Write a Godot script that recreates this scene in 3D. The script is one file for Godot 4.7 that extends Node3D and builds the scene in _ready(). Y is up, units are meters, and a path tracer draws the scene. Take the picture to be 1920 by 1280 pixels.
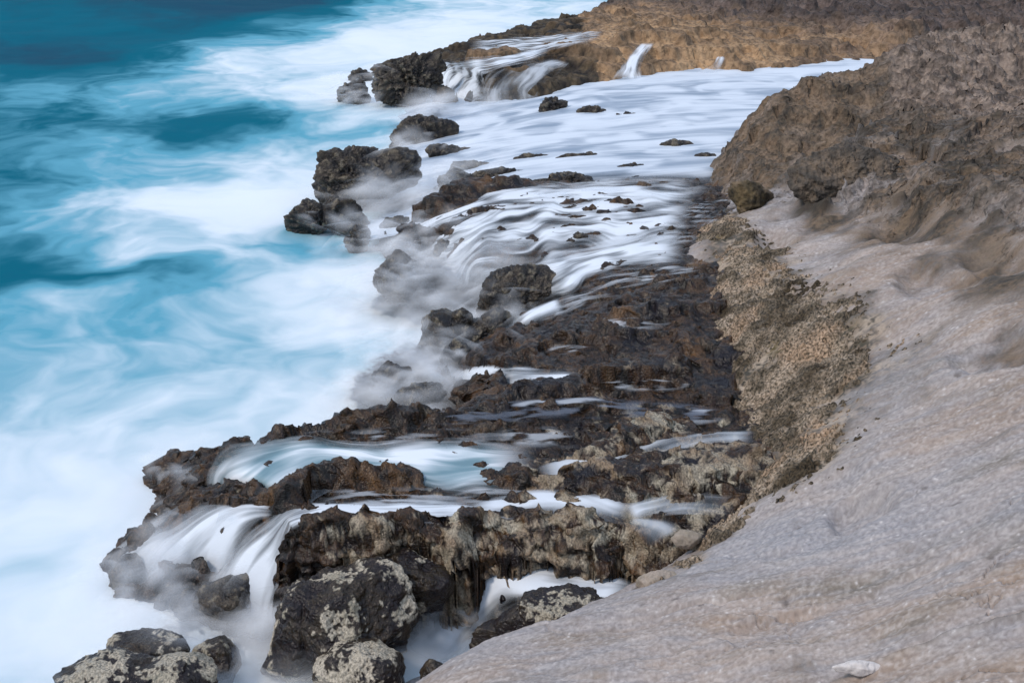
extends Node3D
# A rocky shore at dusk seen from a cliff: all positions are metres in the world, x right, y up, z towards the viewer.
const PLATFORM_POINTS := [-2.191,1.15,-11.381,-1.414,1.2,-11.298,-0.594,1.2,-11.194,0.214,1.2,-11.041,1.245,1.25,-10.667,-2.039,1.05,-11.818,-0.902,1.08,-11.767,0.222,1.12,-11.537,-3.005,0.95,-13.335,-1.888,1.03,-12.924,-0.671,1.08,-12.959,0.239,1.1,-12.669,0.77,1.25,-11.478,1.571,1.35,-11.308,2.258,1.45,-11.243,1.686,1.4,-12.36,2.592,1.5,-11.935,-1.671,1.12,-13.835,-0.378,1.2,-13.533,0.899,1.24,-13.882,2.292,1.3,-13.759,0.279,1.18,-15.277,-0.441,0.8,-16.128,-0.755,0.65,-16.557,-0.378,0.85,-16.665,0.149,1.05,-16.482,1.634,1.4,-14.951,2.509,1.5,-15.415,0.385,1.02,-17.108,1.482,1.3,-17.496,2.609,1.45,-18.471,0.865,1.05,-19.599,2.113,1.25,-20.087,3.215,1.4,-20.479,-0.748,0.75,-21.282,0.377,0.95,-21.57,-1.611,0.65,-23.134,-0.099,0.95,-22.841,1.366,1.15,-22.522,3.14,1.2,-22.693,-0.649,0.8,-25.153,1.515,0.9,-25.194,3.969,1.1,-24.293,-4.063,0.5,-14.186,-3.501,0.82,-13.858,-4.232,0.3,-12.278,-3.732,0.62,-12.318,-3.109,0.88,-11.995,-3.077,0.9,-12.421,-3.851,0.3,-11.953,-3.209,0.65,-11.826,3.553,1.5,-14.399,2.995,1.5,-11.704,4.54,1.4,-19.114,5.597,1.2,-24.129]
const PLATFORM_EDGE := [1.954,-10.91,1.179,-11.092,0.218,-11.298,-0.598,-11.298,-1.419,-11.35,-2.193,-11.391,-2.482,-11.576,-2.893,-11.719,-3.274,-11.799,-3.848,-11.896,-4.254,-12.078,-4.44,-12.382,-4.106,-12.66,-3.701,-12.692,-3.401,-12.623,-3.404,-13.176,-3.78,-13.962,-4.37,-14.614,-4.219,-14.499,-3.558,-14.125,-3.076,-13.718,-2.548,-13.662,-2.057,-13.832,-1.567,-14.095,-0.719,-14.127,-0.138,-14.994,-0.511,-15.985,-1.027,-16.688,-0.616,-16.996,0.118,-17.499,0.949,-18.564,0.687,-19.432,0,-20.378,-0.649,-21.085,-1.214,-22.173,-1.888,-23.459,-1.686,-24.347,-0.866,-25.153,0.437,-25.451,2.071,-25.415,3.664,-25.135,5.843,-25.276]
const PLATFORM_RIDGES := [[[-2.309,-11.409,-1.421,-11.361,-0.709,-11.331,0,-11.592,0.753,-11.158,1.271,-10.962],0.22,0.17],
	[[-2.385,-12.028,-2.012,-12.47,-1.289,-12.328],0.34,0.3],
	[[-1.257,-11.963,0,-11.878,0.875,-11.403],0.25,0.16],
	[[0.029,-12.417,0.703,-12.391,1.721,-13.184],0.32,0.22],
	[[0.978,-12.138,1.736,-11.809,2.472,-11.89],0.42,0.26],
	[[-2.573,-13.807,-1.538,-13.792,-0.503,-13.497,0.259,-13.987],0.35,0.2],
	[[0,-15.53,0.725,-16.043,2.444,-16.554],0.5,0.16],
	[[0.198,-14.292,1.129,-14.48,2.008,-14.649],0.3,0.2],
	[[0.493,-22.733,1.383,-22.836,2.185,-21.891],0.4,0.28],
	[[-0.285,-21.714,0.839,-21.328],0.3,0.16],
	[[-2.057,-23.652,-1.066,-24.718,-0.106,-24.687],0.4,0.26],
	[[1.615,-18.199,2.558,-17.445],0.4,0.2],
	[[-3.353,-12.276,-3,-12.037,-2.598,-11.754],0.2,0.14],
	[[-0.899,-22.995,-0.404,-23.286],0.22,0.16]]
const CLIFF_POINTS := [-0.927,0.9,-9.082,0.097,1.05,-9.647,1.162,1.15,-10.266,1.961,1.3,-10.979,2.459,1.45,-11.794,2.811,1.5,-12.673,2.851,1.45,-14.51,2.633,1.45,-16.286,2.816,1.4,-19.114,3.326,1.35,-20.93,4.156,1.2,-23.214,0.579,1.7,-8.123,1.898,1.95,-8.685,2.66,2,-10.299,3.306,2.05,-11.842,3.791,2.05,-13.948,4.066,1.95,-17.061,4.328,1.85,-19.083,2.04,2.25,-7.414,3.216,2.9,-6.576,3.539,3,-7.493,3.374,2.6,-8.849,4.178,3.1,-9.268,4.05,2.7,-11.118,4.893,3.2,-11.252,4.653,2.6,-14.101,6.084,3.2,-14.482,5.618,2.6,-17.495,-1.314,0.15,-9.782,-0.298,0.3,-10.343,0.696,0.4,-10.917,1.351,0.55,-11.497,1.744,0.7,-12.153,2.019,0.75,-12.788,2.052,0.7,-14.47,1.833,0.7,-16.28,2.025,0.65,-19.232,2.566,0.6,-21.179,3.404,0.45,-23.487,4.493,1.5,-24.6,5.084,2.174,-25.6,6.084,2.554,-26,7.406,2.862,-26.2,7.791,3.44,-25.5,9.868,3.795,-25,5.234,1.731,-22.6,6.533,2.338,-24.2,7.972,2.735,-22.5,9.408,3.094,-24,4,0.2,-26.6,5.2,0.1,-28.2,7,0.1,-29.2,9.5,0.2,-29.5,12,0.4,-29.2,14,0.8,-28.8,6,3.2,-6,8,4.2,-10,10,4.2,-16,4,3.6,-3.5,1,2.2,-4.5,-1.5,1,-5.5]
const HEADLAND_POINTS := [-5.451,-0.9,-40.617,-3.613,-0.7,-39.101,-2.429,-0.1,-36.129,-0.881,0.1,-34.907,0.433,0.4,-34.353,1.475,0.7,-35.348,3.27,0.85,-35.704,4.497,0.9,-36.052,6.601,0.95,-36.103,8.172,1,-36.465,10.159,1.05,-37.163,12.402,1.1,-37.98,-1.5,1.2,-36.2,-0.447,1.138,-35.9,0.752,1.152,-36.3,1.531,1.172,-37,2.169,1.476,-37.6,3.423,1.549,-37.8,5.102,1.675,-37.6,6.889,1.407,-38,8.459,1.361,-38,10.136,1.477,-38.5,12.167,1.762,-38,0.66,1.011,-40,2.412,1.173,-42,4.316,1.255,-44,7.746,1.236,-43,11.254,1.357,-43,14.444,1.393,-42,16.178,1.137,-41,5.889,1.132,-50,10.949,1.33,-50,19.06,1.33,-50,21.316,1.591,-46,-5.003,-0.9,-46.362,-2.978,-0.3,-44.975,-1.699,0,-45.787,0.4,0,-48.732,2.097,0,-51.249,3.765,0,-54.315,5.205,0,-58.245,8.631,0,-62.749,-5.451,-1.8,-39.417,-3.613,-1.6,-37.901,-2.429,-1,-34.929,-0.881,-0.8,-33.707,0.433,-0.5,-33.153,1.475,-0.2,-34.148,3.27,-0.05,-34.504,4.497,0,-34.852,6.601,0.05,-34.903,8.172,0.1,-35.265,10.159,0.15,-35.963,12.402,0.2,-36.78,-6.003,-1.6,-47.562,-3.978,-1,-46.175,-2.699,-0.7,-46.987,-0.6,-0.7,-49.932,1.097,-0.7,-52.449,2.765,-0.7,-55.515,4.205,-0.7,-59.445,7.631,-0.7,-63.949]
const BAY_POINTS := [10.057,1.05,-35.59,7.859,1,-34.955,5.005,0.92,-35.354,1.269,0.7,-33.639,-0.141,0.4,-33.393,-1.56,0.2,-33.643,-2.487,0.08,-32.653,5.359,1.02,-28.778,1.731,0.8,-29.167,-0.761,0.5,-29.86,-2.01,0.22,-29.446,-2.825,0.05,-30.089,4.449,1.1,-24.678,2.586,0.98,-25.107,1.526,0.9,-25.393,-0.112,0.72,-26.037,-1.253,0.42,-26.48,-2.323,0.06,-26.9,-3.216,0,-28.84,-3.121,0,-33.577,9.671,1.08,-36.44,11.263,1.1,-36.734,7.705,1.1,-28.448]
const SEA_FOAM := [-22.405,-0.1,-57.416,-15.404,-0.25,-57.416,-8.402,-0.25,-57.416,-6.068,0.2,-57.416,-3.734,0.65,-57.416,0.934,0.7,-57.416,4.434,0.75,-57.416,-19.294,-0.05,-48.973,-15.274,-0.05,-48.973,-11.255,-0.05,-48.973,-8.843,0.2,-48.973,-6.833,0.85,-48.973,-3.216,0.97,-48.973,0.804,0.9,-48.973,-17.292,-0.22,-43.543,-14.59,-0.2,-43.543,-11.888,0.2,-43.543,-9.727,0.6,-43.543,-7.926,0.75,-43.543,-5.584,0.95,-43.543,-3.783,0.95,-43.543,-15.967,0.15,-39.948,-13.472,0.2,-39.948,-11.809,0.3,-39.948,-10.478,0.6,-39.948,-8.483,0.7,-39.948,-6.653,0.8,-39.948,-5.322,0.9,-39.948,-14.571,0.15,-36.161,-13.054,0.2,-36.161,-11.536,0.25,-36.161,-10.018,0.25,-36.161,-8.5,0.3,-36.161,-7.286,0.55,-36.161,-5.464,0.8,-36.161,-3.946,0.9,-36.161,-13.845,0.1,-34.191,-10.961,0.15,-34.191,-9.086,0,-34.191,-7.644,0.05,-34.191,-5.769,0.25,-34.191,-4.471,0.45,-34.191,-3.461,0.65,-34.191,-12.983,0.15,-31.851,-11.63,0.2,-31.851,-9.602,0.4,-31.851,-8.249,0.5,-31.851,-6.221,0.6,-31.851,-4.868,0.65,-31.851,-3.516,0.7,-31.851,-12.045,0.15,-29.306,-10.163,0.2,-29.306,-8.908,0.5,-29.306,-7.653,0.6,-29.306,-5.771,0.7,-29.306,-4.768,0.8,-29.306,-11.233,0.25,-27.104,-10.063,0.6,-27.104,-8.893,0.85,-27.104,-7.138,0.95,-27.104,-5.382,0.98,-27.104,-4.212,0.95,-27.104,-10.658,0.5,-25.545,-8.993,0.7,-25.545,-7.328,0.8,-25.545,-5.662,0.85,-25.545,-4.885,0.75,-25.545,-10.265,0.3,-24.476,-9.195,0.4,-24.476,-7.592,0.55,-24.476,-5.988,0.5,-24.476,-4.384,0.4,-24.476,-2.78,0.7,-24.476,-9.783,0,-23.169,-8.967,0.03,-23.169,-8.152,0.3,-23.169,-7.235,0.6,-23.169,-5.707,0.75,-23.169,-4.178,0.7,-23.169,-2.853,0.85,-23.169,-9.344,0,-21.978,-8.371,0,-21.978,-7.397,0,-21.978,-6.424,0.2,-21.978,-5.645,0.4,-21.978,-4.477,0.65,-21.978,-3.017,0.85,-21.978,-8.943,0.1,-20.89,-8.384,0.3,-20.89,-7.08,0.5,-20.89,-5.869,0.45,-20.89,-4.751,0.7,-20.89,-3.354,0.8,-20.89,-2.422,0.95,-20.89,-8.402,0.5,-19.423,-7.089,0.4,-19.423,-5.776,0.6,-19.423,-4.026,0.7,-19.423,-2.713,0.8,-19.423,-2.101,0.9,-19.423,-7.923,0.45,-18.123,-6.685,0.55,-18.123,-5.447,0.7,-18.123,-3.796,0.7,-18.123,-2.558,0.65,-18.123,-1.981,0.85,-18.123,-7.495,0.6,-16.963,-5.934,0.75,-16.963,-4.372,0.75,-16.963,-2.811,0.85,-16.963,-7.112,0.85,-15.922,-6,0.85,-15.922,-4.889,0.75,-15.922,-4,0.7,-15.922,-3.037,0.85,-15.922,-6.821,0.9,-15.132,-5.755,0.85,-15.132,-4.973,0.55,-15.132,-4.547,0.6,-15.132,-6.553,0.95,-14.405,-5.187,0.95,-14.405,-4.3,0.95,-14.405,-6.211,0.97,-13.477,-4.593,0.95,-13.477,-5.903,0.8,-12.642,-5.288,0.8,-12.642,-4.673,0.9,-12.642,-5.586,0.92,-11.783,-4.423,0.93,-11.783,-3.259,0.97,-11.783,-5.302,0.85,-11.012,-4.197,0.9,-11.012,-2.651,0.92,-11.012,-1.436,0.9,-11.012,-0.608,0.9,-11.012,-5.015,0.85,-10.233,-3.448,0.85,-10.233,-1.881,0.85,-10.233,-0.836,0.85,-10.233]
const ROCKS := [["mottled",[-1.713,0,-10.569],[0.251,0.591,0,0.601,0.548,0.541,-0.473,0.473,0,0.412,0.498,0.371,0.056,0.73,0,0.334,0.368,0.301],0.04,100,"large dark and cream mottled boulder beside the bottom of the white cascade"],
	["mottled",[-1.016,0.3,-11.054],[0.141,0.377,0,0.417,0.289,0.333,-0.253,0.356,0,0.315,0.235,0.271],0.041,66,"dark angular boulder wedged behind the large mottled boulder"],
	["mottled",[-1.373,0,-9.874],[0,0.423,0,0.479,0.293,0.381,-0.16,0.533,0,0.24,0.229,0.216],0.032,60,"black topped boulder cut by the bottom edge below the large mottled boulder"],
	["mottled",[-3.59,0,-9.797],[-0.383,0.331,0,0.685,0.25,0.311,0.548,0.359,0,0.504,0.22,0.273],0.02,100,"long low mottled rock in the bottom left corner"],
	["mottled",[-3.613,0,-10.466],[-0.057,0.098,0,0.41,0.288,0.341,0.228,0.154,0,0.182,0.285,0.164],0.017,51,"pale misty rock just behind the long low corner rock"],
	["mottled",[-2.949,0,-10.466],[0,0.084,0,0.27,0.316,0.243],0.017,32,"small peaked misty rock between corner rock and cascade"],
	["mottled",[0.356,0.42,-10.055],[0.105,0.624,0,0.325,0.243,0.293,-0.394,0.23,0,0.409,0.222,0.272,0.525,0.539,0,0.446,0.145,0.177,-0.105,0.394,0,0.346,0.222,0.272],0.022,100,"pale mottled rock half covered by the smooth slope at the bottom"],
	["dark",[-0.725,0.45,-9.846],[0,0.039,0,0.155,0.095,0.117],0.016,20,"tiny black rock tip at the lower end of the smooth slope"],
	["dark",[-4.24,0,-12.116],[0,0.059,0,0.239,0.248,0.216],0.019,25,"small dark rock at the left foot of the broad ledge"],
	["dark",[-2.957,0,-11.436],[0,0.158,0,0.345,0.392,0.31,-0.178,0.072,0,0.297,0.228,0.258],0.018,46,"rock half hidden under the wide near cascade"],
	["dark",[-3.473,0,-11.504],[0,0.058,0,0.162,0.21,0.146],0.018,20,"very small misty rock left of the near cascade foot"],
	["jagged",[-3.803,0,-24.929],[-0.419,0.208,0,0.507,0.355,0.333,0.353,0.278,0,0.397,0.377,0.354,-0.816,0.069,0,0.265,0.222,0.208,0.75,0.093,0,0.353,0.222,0.208],0.066,66,"jagged twin humped rock standing alone farthest out in the sea"],
	["jagged",[-2.936,0,-23.742],[0,0.133,0,0.21,0.326,0.189,-0.042,0.31,0,0.116,0.196,0.104,-0.126,0.044,0,0.252,0.19,0.18],0.063,20,"small pointed rock standing in spray just inshore of the twin humped rock"],
	["jagged",[-2.293,0.05,-24.426],[0,0.09,0,0.387,0.238,0.224],0.058,24,"low misty rock between the pointed rock and the ledge"],
	["jagged",[-3.241,0,-26.778],[-0.094,0.514,0,0.844,0.613,0.572,0.727,0.673,0,0.727,0.495,0.462,-0.774,0.171,0,0.375,0.306,0.286,-0.61,0.978,0,0.305,0.189,0.176],0.063,74,"tall craggy rock streaming with thin veils of water"],
	["jagged",[-2.348,0,-31.578],[0,0.253,0,0.762,0.465,0.43,-0.463,0.14,0,0.354,0.356,0.318,0.68,0.449,0,0.544,0.219,0.202],0.065,50,"dark craggy rock with flat top in front of the far waterfall"],
	["jagged",[-1.897,0,-20.735],[0,0.319,0,0.539,0.467,0.448,-0.056,0.657,0,0.279,0.206,0.197],0.039,38,"pale blue misty rock wrapped in spray at the middle of the shore"],
	["jagged",[0.154,0.3,-19.1],[0,0.463,0,0.738,0.379,0.366,0.36,0.592,0,0.412,0.276,0.266,-0.446,0.278,0,0.36,0.346,0.324],0.041,61,"broad flat topped rock in mist above the algae ledge"],
	["jagged",[-0.824,0.1,-18.141],[-0.289,0.324,0,0.462,0.397,0.389,0.066,0.558,0,0.165,0.187,0.149,0.619,0.504,0,0.347,0.248,0.243,0.289,0.27,0,0.495,0.315,0.308],0.045,69,"knobbly two humped rock rising from mist in mid shore"],
	["jagged",[-0.822,0.45,-17.026],[0,0.153,0,0.225,0.248,0.203],0.033,20,"small cube shaped dark rock in front of the two humped rock"],
	["jagged",[-1.687,0,-16.782],[0,0.224,0,0.311,0.409,0.28,-0.194,0.086,0,0.233,0.238,0.21],0.033,31,"faint pointed rock almost lost in mist left of the algae ledge"],
	["jagged",[-0.819,0.1,-16.054],[-0.41,0.216,0,0.448,0.254,0.254,0.448,0.333,0,0.537,0.254,0.254,-0.821,0.116,0,0.299,0.194,0.195],0.031,94,"low rock hidden in mist below the algae ledge"],
	["jagged",[-3.281,0,-36.37],[0.389,0.67,0,0.81,0.657,0.603,-0.28,0.478,0,0.623,0.563,0.517,0.935,1.244,0,0.748,0.344,0.316],0.121,55,"dark craggy outcrop at the left of the far waterfall"],
	["jagged",[-4.573,0,-36.865],[0,0.194,0,0.475,0.477,0.427],0.095,20,"small misty rock left of the far dark outcrop"],
	["jagged",[-4.706,0,-39.783],[0,0.104,0,0.477,0.239,0.219],0.102,20,"faint misty rock behind the far dark outcrop"],
	["jagged",[2.056,0.72,-31.928],[0,0.028,0,0.465,0.178,0.164],0.082,22,"long black rock tip in the white water right of the far waterfall"],
	["jagged",[0.935,0.55,-32.673],[0,0.201,0,0.307,0.338,0.277,0.224,0.287,0,0.224,0.196,0.181],0.084,20,"grey upright rock in white water by the foot of the far waterfall"],
	["jagged",[2.792,0.78,-31.256],[0,0.014,0,0.349,0.135,0.124],0.081,20,"thin black rock sliver in white water right of the long rock tip"],
	["jagged",[1.133,0.82,-25.083],[-0.131,0.068,0,0.326,0.241,0.224,0.218,0.045,0,0.37,0.219,0.204],0.065,32,"grey rock with two bumps in the middle of the white flow"],
	["jagged",[-0.912,0.25,-26.417],[-0.344,0.215,0,0.551,0.323,0.301,0.574,0.215,0,0.689,0.277,0.258],0.062,62,"misty blue rock ledge right of the tall craggy rock"],
	["jagged",[-1.573,0.3,-29.533],[-0.127,0.053,0,0.509,0.192,0.178,0.446,0.026,0,0.318,0.141,0.13],0.069,36,"low grey rock in foam above the misty blue ledge"],
	["jagged",[0.527,0.72,-27.462],[0,0.012,0,0.651,0.107,0.099],0.057,36,"sunken grey rock line in white water"],
	["jagged",[-0.17,0.68,-26.389],[-0.228,0.036,0,0.571,0.126,0.117,0.456,0.024,0,0.456,0.103,0.096],0.048,50,"low grey ledge in foam right of the misty blue ledge"],
	["jagged",[2.506,0.92,-26.019],[0,0.012,0,0.508,0.091,0.084],0.047,30,"faint dark rock line in white flow above the flat brown strip"],
	["jagged",[3.667,0.98,-27.853],[0,0,0,0.458,0.085,0.078],0.051,25,"faint rock back in white water halfway to the bluff"],
	["jagged",[1.557,0.86,-27.023],[-0.233,0.024,0,0.583,0.105,0.098,0.467,0.012,0,0.35,0.082,0.076],0.049,46,"low dark ledge in white water above the two bumped grey rock"],
	["jagged",[-0.944,0.5,-27.563],[0,0.049,0,0.5,0.132,0.122,0.417,0.025,0,0.333,0.096,0.089],0.057,35,"ragged grey ledge between foam and the misty blue ledge"],
	["jagged",[4.19,1.03,-26.555],[0,0,0,0.393,0.081,0.075],0.049,22,"small dark rock back in white water just left of the bluff"],
	["jagged",[0.327,0.8,-25.35],[-0.329,0.034,0,0.494,0.099,0.092,0.439,0.023,0,0.494,0.088,0.082],0.046,53,"long dark rock rim where white water enters the middle cascade"],
	["algae",[2.439,0.98,-24.075],[-0.21,0.022,0,0.63,0.106,0.098,0.525,0.011,0,0.42,0.074,0.069],0.044,56,"flat brown rock strip in the white flow left of the bluff"],
	["jagged",[-1.227,0.35,-22.335],[0,0.062,0,0.236,0.158,0.15],0.059,20,"little rock at the outer lip of the middle cascade"],
	["jagged",[-0.527,0.55,-21.81],[0,0.081,0,0.288,0.164,0.155,0.211,0.041,0,0.192,0.116,0.11],0.058,24,"dark rock splitting the middle cascade at its lip"],
	["jagged",[0.233,0.75,-21.167],[0,0.069,0,0.28,0.141,0.133],0.056,20,"dark low rock inside the middle cascade"],
	["jagged",[1.165,0.95,-20.922],[0,0.087,0,0.157,0.158,0.141],0.055,20,"small round rock high in the middle cascade"],
	["moss",[3.975,1.591,-20.717],[0,0.326,0,0.349,0.277,0.259,0.129,0.096,0,0.22,0.203,0.19],0.077,25,"yellow brown mossy boulder under the edge of the bluff"],
	["bluff",[5.202,1.985,-20.011],[-0.135,0.318,0,0.808,0.433,0.404,0.404,0.561,0,0.718,0.415,0.387],0.086,76,"angular brown rock block jutting from the bluff"],
	["pale",[1.716,1.3,-10.8],[0,0.05,0,0.182,0.078,0.085],0.01,22,"smooth rounded grey stone at the foot of the smooth slope"],
	["white",[2.401,2.441,-7.308],[0,0.02,0,0.198,0.033,0.04],0.004,33,"flat white stone chip lying on the slope near the bottom right"],
	["pale",[1.414,1.25,-10.072],[0,0.049,0,0.295,0.108,0.121],0.009,38,"blunt tan rock lip at the lower border of the smooth slope"]]
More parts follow.
